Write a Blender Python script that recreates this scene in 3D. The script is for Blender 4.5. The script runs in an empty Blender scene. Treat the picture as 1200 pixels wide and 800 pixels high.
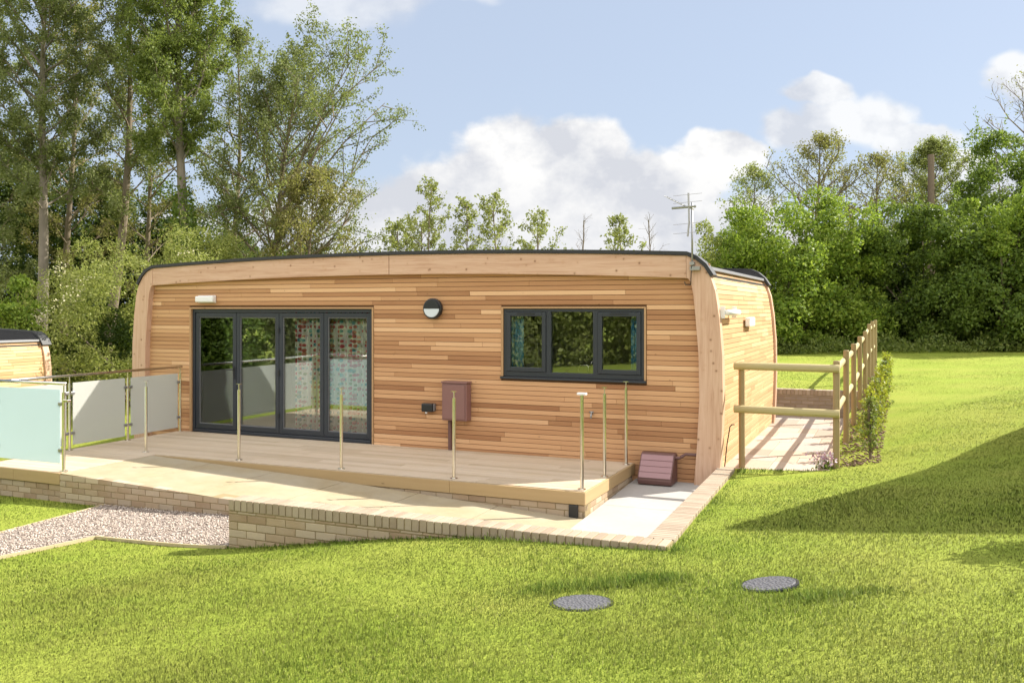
import bpy, bmesh, math, random
import numpy as np
from mathutils import Vector, Matrix
from mathutils.geometry import delaunay_2d_cdt
rnd = random.Random(7)
nrg = np.random.default_rng(11)
SC = bpy.context.scene
COL = SC.collection
EYE = 2.1
F = 1040.0                       # focal length in pixels of the 1200 px wide photograph
ANG = math.radians(-23.5)        # the lodge is turned this much about the vertical
CA, SA = math.cos(ANG), math.sin(ANG)

def W(r, b, z=0.0):              # site frame (r along the lodge front, b towards its back) to world
    return Vector((r * CA - b * SA, r * SA + b * CA, z))
def RB(x, y):
    return (x * CA + y * SA, -x * SA + y * CA)
def at_b(px, b):                 # r of a photo column on a plane of constant b
    t = (px - 600) / F
    y = b / (CA - SA * t)
    return y * t * CA + y * SA

# ------------------------------------------------------------------ terrain
_cp = [(0,0,1.62),(1.2,6.8,1.86),(0.29,7.2,1.90),(-.3,7.45,1.93),(-1.13,7.8,2.03),(-1.89,8.15,2.16),(-2.75,8.5,2.30),
       (-5.8,11.2,2.47),(-7.3,11.9,2.5),(-3.9,10.1,2.42),(-4.35,9.2,2.38),(-5.5,9.5,2.43),(-4.8,8.3,2.36),
       (3.05,11.95,2.13),(4.3,11.5,2.06),(5.9,15.1,1.98),(7.5,18.6,1.87),(9.8,23.9,1.70),(6.2,20,1.72),
       (0,23,1.72),(0,31,1.68),(12,31,1.52),(20,31,1.45),(8,9,1.42),(6.2,11.5,1.70),(5,6.5,1.42),(3,4.5,1.52),(9,15,1.5),(14,22,1.48),
       (-3,4,1.85),(-6,6,2.2),(-8,3,2.2),(-12,10,2.75),(-14,16,3.2),(-12,21,3.2),(-19,22,3.5),(-16,30,2.9),(-8,26,2.0),
       (-30,10,3.6),(-40,40,3.4),(40,0,.8),(40,40,1.0),(0,60,1.5),(0,-40,1.1),(-40,-10,2.6),(0,-10,1.45),(20,-20,1.0)]
for _s in (.15, .4, .65, .9):
    _p = W(-1.63 + .05 - .335*_s, 6.97 + 4.96*_s); _cp.append((_p.x, _p.y, EYE - (.29 - .278*_s) + .045))
_P = np.array(_cp)[:, :2]; _H = np.array(_cp)[:, 2]
def _phi(d2):
    return np.where(d2 > 1e-9, d2 * np.log(np.maximum(d2, 1e-9)) * .5, 0)
_d2 = ((_P[:, None] - _P[None]) ** 2).sum(-1)
_n = len(_P)
_A = np.zeros((_n + 3, _n + 3))
_A[:_n, :_n] = _phi(_d2) + np.eye(_n) * .02
_A[:_n, _n] = 1; _A[:_n, _n + 1:] = _P; _A[_n, :_n] = 1; _A[_n + 1:, :_n] = _P.T
_w = np.linalg.solve(_A, np.concatenate([_H, [0, 0, 0]]))
def ground(x, y):
    x = np.asarray(x, float); y = np.asarray(y, float)
    cx = np.clip(x, -42, 42); cy = np.clip(y, -42, 62)
    q = np.stack([cx.ravel(), cy.ravel()], 1)
    d2 = ((q[:, None] - _P[None]) ** 2).sum(-1)
    h = _phi(d2) @ _w[:_n] + _w[_n] + q @ _w[_n + 1:]
    return (EYE - h).reshape(x.shape)
def gz(x, y): return float(ground(np.array([x]), np.array([y]))[0])
def hit(px, py):                 # where a photo pixel meets the lawn
    d = Vector(((px - 600) / F, 1, (362 - py) / F))
    t = 2.0
    while t < 80:
        if EYE + d.z * t < gz(d.x * t, t): break
        t += .02
    return d.x * t, t

EL = math.radians(38.9)
# ------------------------------------------------------------------ materials
class NT:
    def __init__(s, tree): s.t = tree; s.n = tree.nodes; s.l = tree.links
    def node(s, kind, **kw):
        nd = s.n.new(kind)
        for k, v in kw.items(): setattr(nd, k, v)
        return nd
    def put(s, sock, v):
        if hasattr(v, 'is_output'): s.l.new(v, sock)
        elif isinstance(v, (tuple, list)) and sock.type == 'RGBA' and len(v) == 3: sock.default_value = (*v, 1)
        else: sock.default_value = v
    def math(s, op, a, b=None, c=None, clamp=False):
        nd = s.node('ShaderNodeMath', operation=op, use_clamp=clamp)
        s.put(nd.inputs[0], a)
        if b is not None: s.put(nd.inputs[1], b)
        if c is not None: s.put(nd.inputs[2], c)
        return nd.outputs[0]
    def mix(s, f, a, b, mode='MIX'):
        nd = s.node('ShaderNodeMix', data_type='RGBA', blend_type=mode)
        s.put(nd.inputs[0], f); s.put(nd.inputs[6], a); s.put(nd.inputs[7], b)
        return nd.outputs[2]
    def ramp(s, f, stops, interp='LINEAR'):
        nd = s.node('ShaderNodeValToRGB'); cr = nd.color_ramp; cr.interpolation = interp
        while len(cr.elements) < len(stops): cr.elements.new(.5)
        for e, (p, c) in zip(cr.elements, stops): e.position = p; e.color = (*c, 1)
        s.put(nd.inputs[0], f); return nd.outputs[0]
    def coord(s, kind='Object'): return s.node('ShaderNodeTexCoord').outputs[kind]
    def mapping(s, v, scale=(1, 1, 1), loc=(0, 0, 0), rot=(0, 0, 0)):
        nd = s.node('ShaderNodeMapping'); s.put(nd.inputs[0], v)
        nd.inputs['Scale'].default_value = scale; nd.inputs['Location'].default_value = loc; nd.inputs['Rotation'].default_value = rot
        return nd.outputs[0]
    def noise(s, v, scale=5, detail=4, rough=.55, dist=0, out=0):
        nd = s.node('ShaderNodeTexNoise'); s.put(nd.inputs['Vector'], v)
        nd.inputs['Scale'].default_value = scale; nd.inputs['Detail'].default_value = detail
        nd.inputs['Roughness'].default_value = rough; nd.inputs['Distortion'].default_value = dist
        return nd.outputs[out]
    def voronoi(s, v, scale=5, out='Distance', feature='F1', rand=1.0):
        nd = s.node('ShaderNodeTexVoronoi', feature=feature); s.put(nd.inputs['Vector'], v)
        nd.inputs['Scale'].default_value = scale; nd.inputs['Randomness'].default_value = rand
        return nd.outputs[out]
    def island(s): return s.node('ShaderNodeNewGeometry').outputs['Random Per Island']
    def bump(s, h, strength=.3, dist=.01):
        nd = s.node('ShaderNodeBump'); s.put(nd.inputs['Height'], h)
        nd.inputs['Strength'].default_value = strength; nd.inputs['Distance'].default_value = dist
        return nd.outputs[0]
    def bsdf(s, color, rough=.6, metal=0, normal=None, spec=.5):
        nd = s.node('ShaderNodeBsdfPrincipled')
        s.put(nd.inputs['Base Color'], color); s.put(nd.inputs['Roughness'], rough); s.put(nd.inputs['Metallic'], metal)
        nd.inputs['Specular IOR Level'].default_value = spec
        if normal is not None: s.put(nd.inputs['Normal'], normal)
        return nd.outputs[0]
    def mixs(s, f, a, b):
        nd = s.node('ShaderNodeMixShader'); s.put(nd.inputs[0], f); s.l.new(a, nd.inputs[1]); s.l.new(b, nd.inputs[2]); return nd.outputs[0]
def mat(name, fn):
    m = bpy.data.materials.new(name); m.use_nodes = True; m.node_tree.nodes.clear()
    t = NT(m.node_tree); out = t.node('ShaderNodeOutputMaterial'); t.l.new(fn(t), out.inputs[0]); return m

def m_cedar(axis, bright=1.0, sun_pale=0.0):
    def fn(t):
        sc = (1.2, 30, 45) if axis == 'x' else (30, 1.2, 45)
        isl = t.island(); c = t.coord()
        off = t.node('ShaderNodeVectorMath', operation='ADD'); t.l.new(c, off.inputs[0])
        cmb = t.node('ShaderNodeCombineXYZ'); t.put(cmb.inputs[0], t.math('MULTIPLY', isl, 37.0)); t.put(cmb.inputs[1], t.math('MULTIPLY', isl, 37.0)); t.l.new(cmb.outputs[0], off.inputs[1])
        g = t.noise(t.mapping(off.outputs[0], sc), 1.0, 5, .6, .3)
        big = t.noise(t.mapping(off.outputs[0], (.7, .7, 2)), 1.3, 2)
        b = bright
        base = t.ramp(isl, [(0, (.27*b, .13*b, .062*b)), (.16, (.36*b, .188*b, .092*b)), (.45, (.445*b, .25*b, .13*b)), (.8, (.53*b, .315*b, .17*b)), (1, (.63*b, .41*b, .24*b))])
        if sun_pale: base = t.mix(sun_pale, base, (.70, .50, .265))  # pale mix puts the sunlit look of the end wall into the colour
        col = t.mix(t.math('MULTIPLY_ADD', g, .9, -.05, clamp=True), t.mix(.28, base, (.22, .10, .045)), base)
        col = t.mix(t.math('MULTIPLY_ADD', big, 1.4, -.55, clamp=True), col, t.mix(.3, col, (.70, .45, .22)))
        k = t.math('LESS_THAN', t.voronoi(t.mapping(off.outputs[0], (3, 3, 8)), 1.0), .045)
        col = t.mix(t.math('MULTIPLY', k, .6), col, (.10, .045, .02))
        return t.bsdf(col, .62, normal=t.bump(g, .25, .004), spec=.3)
    return fn
def m_knotty(vert):
  def fn(t):
    c = t.coord()
    g = t.noise(t.mapping(c, (16, 16, .9) if vert else (.9, 16, 16)), 1.6, 6, .65, .8)
    v = t.voronoi(t.mapping(c, (1, .4, 1)), 7.5)
    k = t.math('SUBTRACT', 1.15, t.math('MULTIPLY', v, 7.0), clamp=True)
    halo = t.math('SUBTRACT', 1.0, t.math('MULTIPLY', v, 3.6), clamp=True)
    big = t.noise(c, .8, 3)
    col = t.ramp(g, [(.3, (.46, .27, .175)), (.5, (.585, .385, .27)), (.7, (.66, .465, .34))])
    col = t.mix(t.math('MULTIPLY', big, .35), col, (.45, .28, .19))
    col = t.mix(t.math('MULTIPLY', halo, .4), col, (.45, .25, .13))
    k = t.math('MULTIPLY', k, t.math('GREATER_THAN', t.noise(c, 2.3, 2), .44)); col = t.mix(t.math('MULTIPLY', k, .85), col, (.13, .06, .03))
    return t.bsdf(col, .6, normal=t.bump(g, .12, .004), spec=.3)
  return fn
def m_treated(c0, c1, axis=0, sc=1.0):
    def fn(t):
        c = t.coord(); isl = t.island()
        s = [22 * sc] * 3; s[axis] = 1.1
        off = t.node('ShaderNodeVectorMath', operation='ADD'); t.l.new(c, off.inputs[0])
        cmb = t.node('ShaderNodeCombineXYZ'); t.put(cmb.inputs[axis], t.math('MULTIPLY', isl, 23.0)); t.l.new(cmb.outputs[0], off.inputs[1])
        g = t.noise(t.mapping(off.outputs[0], s), 1.0, 5, .6, .4)
        k = t.math('SUBTRACT', 1.0, t.math('MULTIPLY', t.voronoi(t.mapping(off.outputs[0], tuple(.35 if i == axis else 1 for i in range(3))), 7), 12.0), clamp=True)
        col = t.mix(g, c0, c1)
        col = t.mix(t.math('MULTIPLY', isl, .35), col, tuple(v * .72 for v in c0))
        col = t.mix(t.math('MULTIPLY', k, .8), col, tuple(v * .22 for v in c0))
        return t.bsdf(col, .7, normal=t.bump(g, .3, .004), spec=.25)
    return fn
def m_deck(t):
    c = t.coord(); isl = t.island()
    g = t.noise(t.mapping(c, (1.2, 26, 26)), 1.0, 5, .6)
    st = t.noise(c, 1.6, 4)
    col = t.ramp(isl, [(0, (.50, .395, .27)), (.5, (.60, .48, .34)), (1, (.67, .55, .41))])
    col = t.mix(t.math('MULTIPLY_ADD', g, .9, -.15, clamp=True), t.mix(.3, col, (.22, .16, .10)), col)
    col = t.mix(t.math('MULTIPLY_ADD', st, .9, -.3, clamp=True), col, (.60, .51, .42))
    gr = t.node('ShaderNodeTexWave', wave_type='BANDS', bands_direction='Y'); t.put(gr.inputs[0], c); gr.inputs['Scale'].default_value = 16
    return t.bsdf(col, .75, normal=t.bump(t.math('ADD', gr.outputs[1], t.math('MULTIPLY', g, .4)), .35, .006), spec=.25)
def m_brick(cs, seed=0.0):
    def fn(t):
        isl = t.island(); c = t.coord()
        n = t.noise(c, 26, 5, .65); n2 = t.noise(c, 5, 3)
        col = t.ramp(isl, [(i / (len(cs) - 1), k) for i, k in enumerate(cs)])
        col = t.mix(t.math('MULTIPLY_ADD', n, .8, -.15, clamp=True), t.mix(.3, col, (.22, .16, .10)), col)
        col = t.mix(t.math('MULTIPLY_ADD', n2, 1.6, -.75, clamp=True), col, (.42, .35, .27))
        return t.bsdf(col, .85, normal=t.bump(n, .4, .006), spec=.2)
    return fn
def m_speck(c0, c1, scale=30, rough=.85, bump=.2, big=None):
    def fn(t):
        c = t.coord(); n = t.noise(c, scale, 6, .65); b = t.noise(c, 1.3, 4)
        col = t.mix(n, c0, c1)
        if big: col = t.mix(t.math('MULTIPLY_ADD', b, 1.8, -.6, clamp=True), col, big)
        return t.bsdf(col, rough, normal=t.bump(n, bump, .006), spec=.3)
    return fn
def m_isl(stops, rough=.85, scale=35, amt=.3):
    def fn(t):
        col = t.ramp(t.island(), stops); n = t.noise(t.coord(), scale, 5, .6)
        col = t.mix(t.math('MULTIPLY', n, amt), col, tuple(v * .35 for v in stops[0][1]))
        return t.bsdf(col, rough, normal=t.bump(n, .25, .004), spec=.3)
    return fn
def m_plain(c, rough=.5, metal=0, spec=.5):
    def fn(t):
        n = t.noise(t.coord(), 14, 4)
        return t.bsdf(t.mix(t.math('MULTIPLY', n, .16), c, tuple(v * .6 for v in c)), t.math('MULTIPLY_ADD', n, .12, rough - .06), metal, spec=spec)
    return fn
def m_glass(t):
    fr = t.node('ShaderNodeFresnel'); fr.inputs[0].default_value = 1.5
    gl = t.node('ShaderNodeBsdfGlossy'); gl.inputs['Roughness'].default_value = .0
    gl.inputs[0].default_value = (.92, .97, .96, 1)
    n = t.noise(t.coord(), 1.6, 1); bmp = t.bump(n, .02, .02); t.l.new(bmp, gl.inputs['Normal'])
    tr = t.node('ShaderNodeBsdfTransparent'); tr.inputs[0].default_value = (.95, .97, .96, 1)
    return t.mixs(t.math('MULTIPLY_ADD', fr.outputs[0], 1.6, .06, clamp=True), tr.outputs[0], gl.outputs[0])
def m_frost(c):
  def fn(t):
    tl = t.node('ShaderNodeBsdfTranslucent'); tl.inputs[0].default_value = (*c, 1)
    df = t.bsdf(c, .35, spec=.5)
    tr = t.node('ShaderNodeBsdfTransparent'); tr.inputs[0].default_value = (.9, .95, .95, 1)
    return t.mixs(.17, t.mixs(.5, tl.outputs[0], df), tr.outputs[0])
  return fn
def m_leaf(c0, c1, c2, trans=.5, upn=.0):
    def fn(t):
        isl = t.island(); big = t.noise(t.coord(), .9, 2)
        col = t.ramp(isl, [(0, c0), (.5, c1), (1, c2)])
        col = t.mix(t.math('MULTIPLY_ADD', big, 1.5, -.5, clamp=True), col, t.mix(.5, col, c2))
        nrm = None
        if upn:
            g = t.node('ShaderNodeNewGeometry')
            mx = t.node('ShaderNodeMix', data_type='VECTOR'); mx.inputs[0].default_value = upn
            t.l.new(g.outputs['Normal'], mx.inputs[4]); mx.inputs[5].default_value = (0, 0, 1)
            nm = t.node('ShaderNodeVectorMath', operation='NORMALIZE'); t.l.new(mx.outputs[1], nm.inputs[0]); nrm = nm.outputs[0]
        d = t.bsdf(col, .5, normal=nrm, spec=.28)
        tl = t.node('ShaderNodeBsdfTranslucent'); t.put(tl.inputs[0], t.mix(.45, col, (.20, .26, .02)))
        if nrm is not None: t.l.new(nrm, tl.inputs['Normal'])
        return t.mixs(trans, d, tl.outputs[0])
    return fn
def m_bark(c0, c1):
    def fn(t):
        c = t.coord(); n = t.noise(t.mapping(c, (6, 6, 1.5)), 2.2, 6, .65); b = t.noise(c, .8, 3)
        col = t.mix(n, c0, c1); col = t.mix(t.math('MULTIPLY_ADD', b, 1.6, -.7, clamp=True), col, (.08, .085, .045))
        return t.bsdf(col, .9, normal=t.bump(n, .6, .03), spec=.15)
    return fn
def m_lawn(t):
    c = t.coord(); n = t.noise(c, 38, 5, .7); b = t.noise(c, .9, 4)
    col = t.mix(n, (.20, .265, .030), (.27, .33, .05))
    col = t.mix(t.math('MULTIPLY_ADD', b, 1.8, -.65, clamp=True), col, (.31, .315, .065))
    return t.bsdf(col, .9, normal=t.bump(n, .6, .03), spec=.1)
def m_grass(t):
    isl = t.island(); c = t.coord(); b = t.noise(c, .55, 4, .6); s = t.noise(c, 2.1, 5, .65)
    col = t.ramp(isl, [(0, (.165, .25, .028)), (.5, (.205, .285, .036)), (.9, (.25, .315, .05)), (1, (.40, .39, .16))])
    col = t.mix(t.math('MULTIPLY_ADD', b, 2.8, -1.1, clamp=True), col, t.mix(.7, col, (.33, .315, .08)))
    col = t.mix(t.math('MULTIPLY_ADD', s, 2.2, -1.15, clamp=True), col, t.mix(.6, col, (.095, .20, .022)))
    lu = t.node('ShaderNodeAttribute', attribute_name='lush'); col = t.mix(t.math('MULTIPLY', lu.outputs['Fac'], .75, clamp=True), col, (.06, .15, .015))
    g = t.node('ShaderNodeNewGeometry')
    mx = t.node('ShaderNodeMix', data_type='VECTOR'); mx.inputs[0].default_value = .88
    t.l.new(g.outputs['Normal'], mx.inputs[4]); mx.inputs[5].default_value = (0, 0, 1)
    nm = t.node('ShaderNodeVectorMath', operation='NORMALIZE'); t.l.new(mx.outputs[1], nm.inputs[0])
    d = t.bsdf(col, .6, normal=nm.outputs[0], spec=.12)
    tl = t.node('ShaderNodeBsdfTranslucent'); t.put(tl.inputs[0], t.mix(.4, col, (.19, .27, .02))); t.l.new(nm.outputs[0], tl.inputs['Normal'])
    return t.mixs(.3, d, tl.outputs[0])
def m_pattern_curtain(t):
    c = t.coord(); p = t.mapping(c, (1, .25, 1))
    v = t.node('ShaderNodeTexVoronoi'); t.put(v.inputs['Vector'], p); v.inputs['Scale'].default_value = 13; v.inputs['Randomness'].default_value = .35
    dot = t.math('LESS_THAN', v.outputs['Distance'], .40)
    hue = t.noise(t.mapping(c, (.3, .3, 1.6)), 1.7, 2)
    sep = t.node('ShaderNodeSeparateColor'); t.l.new(v.outputs['Color'], sep.inputs[0])
    dc = t.mix(t.math('GREATER_THAN', t.math('ADD', t.math('MULTIPLY', sep.outputs[0], .5), hue), .66), (.06, .38, .48), (.66, .06, .13))
    dc = t.mix(t.math('GREATER_THAN', sep.outputs[1], .8), dc, (.20, .30, .10))
    col = t.mix(dot, (.92, .88, .86), dc)
    d = t.bsdf(col, .9, spec=.1); tl = t.node('ShaderNodeBsdfTranslucent'); t.put(tl.inputs[0], col)
    return t.mixs(.4, d, tl.outputs[0])
def m_blue_curtain(t):
    c = t.coord(); n = t.noise(t.mapping(c, (1, .3, 1)), 9, 3, .7)
    col = t.mix(t.math('GREATER_THAN', n, .58), (.055, .26, .44), (.42, .52, .58))
    return t.bsdf(col, .9, spec=.1)
def m_grate(t):
    c = t.coord(); n = t.noise(c, 60, 4, .7); v = t.voronoi(c, 55)
    col = t.mix(t.math('MULTIPLY', v, 1.5, clamp=True), (.10, .10, .11), (.03, .03, .035))
    return t.bsdf(t.mix(n, col, (.14, .14, .155)), .6, normal=t.bump(v, .8, .01))
M = {}
M['cedar'] = mat('cedar strip cladding', m_cedar('x', 1.27)); M['cedar_sunlit'] = mat('cedar end cladding lightened for sun', m_cedar('y', 1.35, .45))  # end cladding is a lighter copy of the cedar, sunlight in its colour
M['knotty'] = mat('knotty spruce upright', m_knotty(True)); M['knotty_beam'] = mat('knotty spruce beam', m_knotty(False))
M['trim_wood'] = mat('pine trim', m_treated((.50, .32, .17), (.40, .24, .12), 0))
M['membrane'] = mat('roof membrane', m_plain((.022, .023, .026), .55)); M['zinc'] = mat('grey roof trim', m_plain((.20, .20, .21), .45))
M['anthracite'] = mat('anthracite aluminium', m_plain((.028, .034, .045), .38)); M['rubber'] = mat('black gasket', m_plain((.012, .012, .013), .6))
M['glass'] = mat('window glass', m_glass); M['frost'] = mat('cyan frosted glass', m_frost((.58, .70, .735))); M['frost_grey'] = mat('grey frosted glass', m_frost((.68, .68, .655)))
M['steel'] = mat('brushed steel', m_plain((.76, .73, .67), .2, 1.0)); M['galv'] = mat('galvanised steel', m_plain((.38, .38, .38), .4, .8))
M['white'] = mat('white plastic', m_plain((.80, .80, .80), .4)); M['lens'] = mat('frosted lamp lens', m_plain((.62, .68, .74), .25)); M['black'] = mat('black plastic', m_plain((.016, .018, .022), .4))
M['brown'] = mat('brown plastic', m_plain((.225, .115, .105), .45)); M['brown_light'] = mat('sun faded brown plastic', m_plain((.33, .19, .20), .5)); M['brown_dark'] = mat('dark brown plastic', m_plain((.14, .07, .064), .5))
M['inner'] = mat('plaster', m_plain((.75, .73, .69), .9)); M['inner_floor'] = mat('grey floor', m_plain((.34, .30, .26), .6)); M['backing'] = mat('shaded cedar backing', m_plain((.17, .085, .04), .8)); M['panel'] = mat('dark board', m_plain((.05, .05, .05), .8))
M['deck'] = mat('deck boards', m_deck); M['fascia'] = mat('deck fascia', m_treated((.46, .34, .185), (.36, .25, .125), 0))
M['fascia_b'] = mat('deck end fascia', m_treated((.46, .34, .185), (.36, .25, .125), 1))
M['fence_post'] = mat('fence post', m_treated((.37, .285, .155), (.25, .185, .095), 2)); M['fence_rail'] = mat('fence rail', m_treated((.47, .41, .23), (.36, .30, .15), 0)); M['fence_rail_b'] = mat('long fence rail', m_treated((.47, .41, .23), (.36, .30, .15), 1))
M['brick'] = mat('buff brick', m_brick([(.33, .235, .155), (.42, .315, .21), (.48, .375, .26), (.44, .36, .27), (.56, .46, .34)]))
M['brick_pale'] = mat('pale coping brick', m_brick([(.31, .245, .185), (.38, .31, .24), (.44, .37, .29)]))
M['brick_grey'] = mat('grey buff brick', m_brick([(.24, .20, .165), (.31, .265, .22), (.37, .32, .27)])); M['mortar'] = mat('mortar', m_speck((.24, .19, .10), (.34, .27, .15), 60))
M['slab'] = mat('sandstone paving', m_isl([(0, (.34, .27, .22)), (.35, (.46, .37, .29)), (.7, (.50, .43, .36)), (1, (.42, .36, .33))], .85, 12, .3))
M['ramp'] = mat('buff ramp paving', m_speck((.27, .21, .125), (.42, .34, .205), 7, .85, .15, (.41, .365, .28)))
M['concrete'] = mat('pale concrete', m_speck((.33, .32, .31), (.45, .44, .425), 14, .9, .1, (.38, .35, .31)))
M['gravel'] = mat('gravel stones', m_isl([(0, (.20, .155, .13)), (.3, (.40, .33, .28)), (.65, (.58, .49, .42)), (1, (.74, .66, .58))], .8, 40, .3))
M['gravel_bed'] = mat('gravel bed', m_speck((.18, .15, .13), (.40, .34, .30), 70)); M['edging'] = mat('timber edging', m_treated((.52, .44, .28), (.42, .34, .2), 0))
M['mulch'] = mat('bark mulch', m_isl([(0, (.10, .06, .04)), (.5, (.22, .14, .10)), (1, (.38, .28, .21))], .9, 30, .3))
M['lawn'] = mat('lawn soil and sward', m_lawn); M['grass'] = mat('grass blades', m_grass); M['grate'] = mat('cast cover', m_grate)
M['curtain'] = mat('patterned curtain', m_pattern_curtain); M['blue'] = mat('blue curtain', m_blue_curtain)
M['bark'] = mat('grey brown bark', m_bark((.11, .085, .06), (.26, .21, .16))); M['bark_pale'] = mat('pale bark', m_bark((.15, .125, .10), (.31, .27, .22)))
M['pole'] = mat('weathered pole', m_treated((.20, .15, .11), (.13, .10, .075), 2, .4))

# ------------------------------------------------------------------ mesh helpers
class MB:
    def __init__(s): s.v = []; s.f = []
    def hexa(s, p):
        i = len(s.v); s.v += [tuple(q) for q in p]
        s.f += [(i, i+3, i+2, i+1), (i+4, i+5, i+6, i+7), (i, i+1, i+5, i+4), (i+1, i+2, i+6, i+5), (i+2, i+3, i+7, i+6), (i+3, i, i+4, i+7)]
        return s
    def box(s, x0, x1, y0, y1, z0, z1):
        return s.hexa([(x0,y0,z0),(x1,y0,z0),(x1,y1,z0),(x0,y1,z0),(x0,y0,z1),(x1,y0,z1),(x1,y1,z1),(x0,y1,z1)])
    def tube(s, pts, rad, n=8, cap=True):
        pts = [Vector(p) for p in pts]; k0 = len(s.v)
        if not isinstance(rad, (list, tuple)): rad = [rad] * len(pts)
        for i, p in enumerate(pts):
            d = (pts[min(i+1, len(pts)-1)] - pts[max(i-1, 0)]).normalized()
            a = d.orthogonal().normalized() if i == 0 else (a - d * a.dot(d)).normalized()
            bb = d.cross(a)
            for j in range(n):
                th = 2 * math.pi * j / n
                s.v.append(tuple(p + (a * math.cos(th) + bb * math.sin(th)) * rad[i]))
        for i in range(len(pts) - 1):
            for j in range(n):
                a0 = k0 + i*n + j; a1 = k0 + i*n + (j+1) % n
                s.f.append((a0, a1, a1 + n, a0 + n))
        if cap:
            s.f.append(tuple(k0 + j for j in range(n))[::-1]); e = k0 + (len(pts)-1)*n; s.f.append(tuple(e + j for j in range(n)))
        return s
    def cyl(s, c, z0, z1, r, n=20, r1=None): return s.tube([(c[0], c[1], z0), (c[0], c[1], z1)], [r, r if r1 is None else r1], n)
    def prism(s, poly, y0, y1):      # polygon in x,z pushed along y
        i = len(s.v); n = len(poly)
        s.v += [(x, y0, z) for x, z in poly] + [(x, y1, z) for x, z in poly]
        s.f += [tuple(range(i, i+n)), tuple(range(i+2*n-1, i+n-1, -1))]
        s.f += [(i+j, i+n+j, i+n+(j+1) % n, i+(j+1) % n) for j in range(n)]
        return s
    def strip(s, A, B, y0, y1):      # band between two matched x,z polylines pushed along y
        for k in range(len(A) - 1):
            s.hexa([(A[k][0],y0,A[k][1]),(A[k+1][0],y0,A[k+1][1]),(A[k+1][0],y1,A[k+1][1]),(A[k][0],y1,A[k][1]),
                    (B[k][0],y0,B[k][1]),(B[k+1][0],y0,B[k+1][1]),(B[k+1][0],y1,B[k+1][1]),(B[k][0],y1,B[k][1])])
        return s
    def build(s, name, m, parent=None, o=(0, 0, 0), bevel=0, smooth=False, weld=False):
        me = bpy.data.meshes.new(name)
        me.from_pydata([(x-o[0], y-o[1], z-o[2]) for x, y, z in s.v], [], s.f)
        bm = bmesh.new(); bm.from_mesh(me)
        if weld: bmesh.ops.remove_doubles(bm, verts=bm.verts, dist=.0005)
        bmesh.ops.recalc_face_normals(bm, faces=bm.faces); bm.to_mesh(me); bm.free()
        if smooth:
            me.shade_smooth()
        me.materials.append(m)
        ob = bpy.data.objects.new(name, me); COL.objects.link(ob); ob.parent = parent
        if bevel:
            md = ob.modifiers.new('bevel', 'BEVEL'); md.width = bevel; md.segments = 2; md.limit_method = 'ANGLE'
        return ob
def tag(ob, label=None, cat=None, group=None, kind=None):
    for k, v in (('label', label), ('category', cat), ('group', group), ('kind', kind)):
        if v: ob[k] = v
    return ob
def thing(name, label, cat, r, b, z=0, group=None, world=False, rot=None):
    e = bpy.data.objects.new(name, None); COL.objects.link(e); e.empty_display_size = .2
    e.location = (r, b, z) if world else W(r, b, z)
    e.rotation_euler = (0, 0, (0 if world else ANG) if rot is None else rot)
    return tag(e, label, cat, group)
def alone(ob, r, b, z, label, cat, group=None):   # a thing that is one mesh, in the site frame
    ob.location = W(r, b, z); ob.rotation_euler = (0, 0, ANG); return tag(ob, label, cat, group)
def quads_mesh(name, V, m, parent=None, per=4, smooth=False):   # V: (n, per, 3), one quad strip each
    n = len(V); me = bpy.data.meshes.new(name)
    me.vertices.add(n * per); me.vertices.foreach_set('co', np.ascontiguousarray(V, dtype=np.float32).ravel())
    base = np.arange(n)[:, None] * per
    idx = np.concatenate([base + np.array([2*k, 2*k+1, 2*k+3, 2*k+2]) if per > 4 else base + np.arange(4) for k in range(max(1, per//2 - 1))], 1).ravel()
    nf = len(idx) // 4
    me.loops.add(len(idx)); me.loops.foreach_set('vertex_index', idx.astype(np.int32))
    me.polygons.add(nf); me.polygons.foreach_set('loop_start', (np.arange(nf) * 4).astype(np.int32))
    me.update(); me.validate()
    me.materials.append(m)
    ob = bpy.data.objects.new(name, me); COL.objects.link(ob); ob.parent = parent
    return ob
def unit(a): return a / np.maximum(np.linalg.norm(a, axis=-1, keepdims=True), 1e-6)
def inside(px, py, poly):
    res = np.zeros(px.shape, bool); n = len(poly)
    for i in range(n):
        x0, y0 = poly[i]; x1, y1 = poly[(i+1) % n]
        if y0 == y1: continue
        c = ((y0 > py) != (y1 > py)) & (px < (x1-x0) * (py-y0) / (y1-y0) + x0)
        res ^= c
    return res

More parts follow.
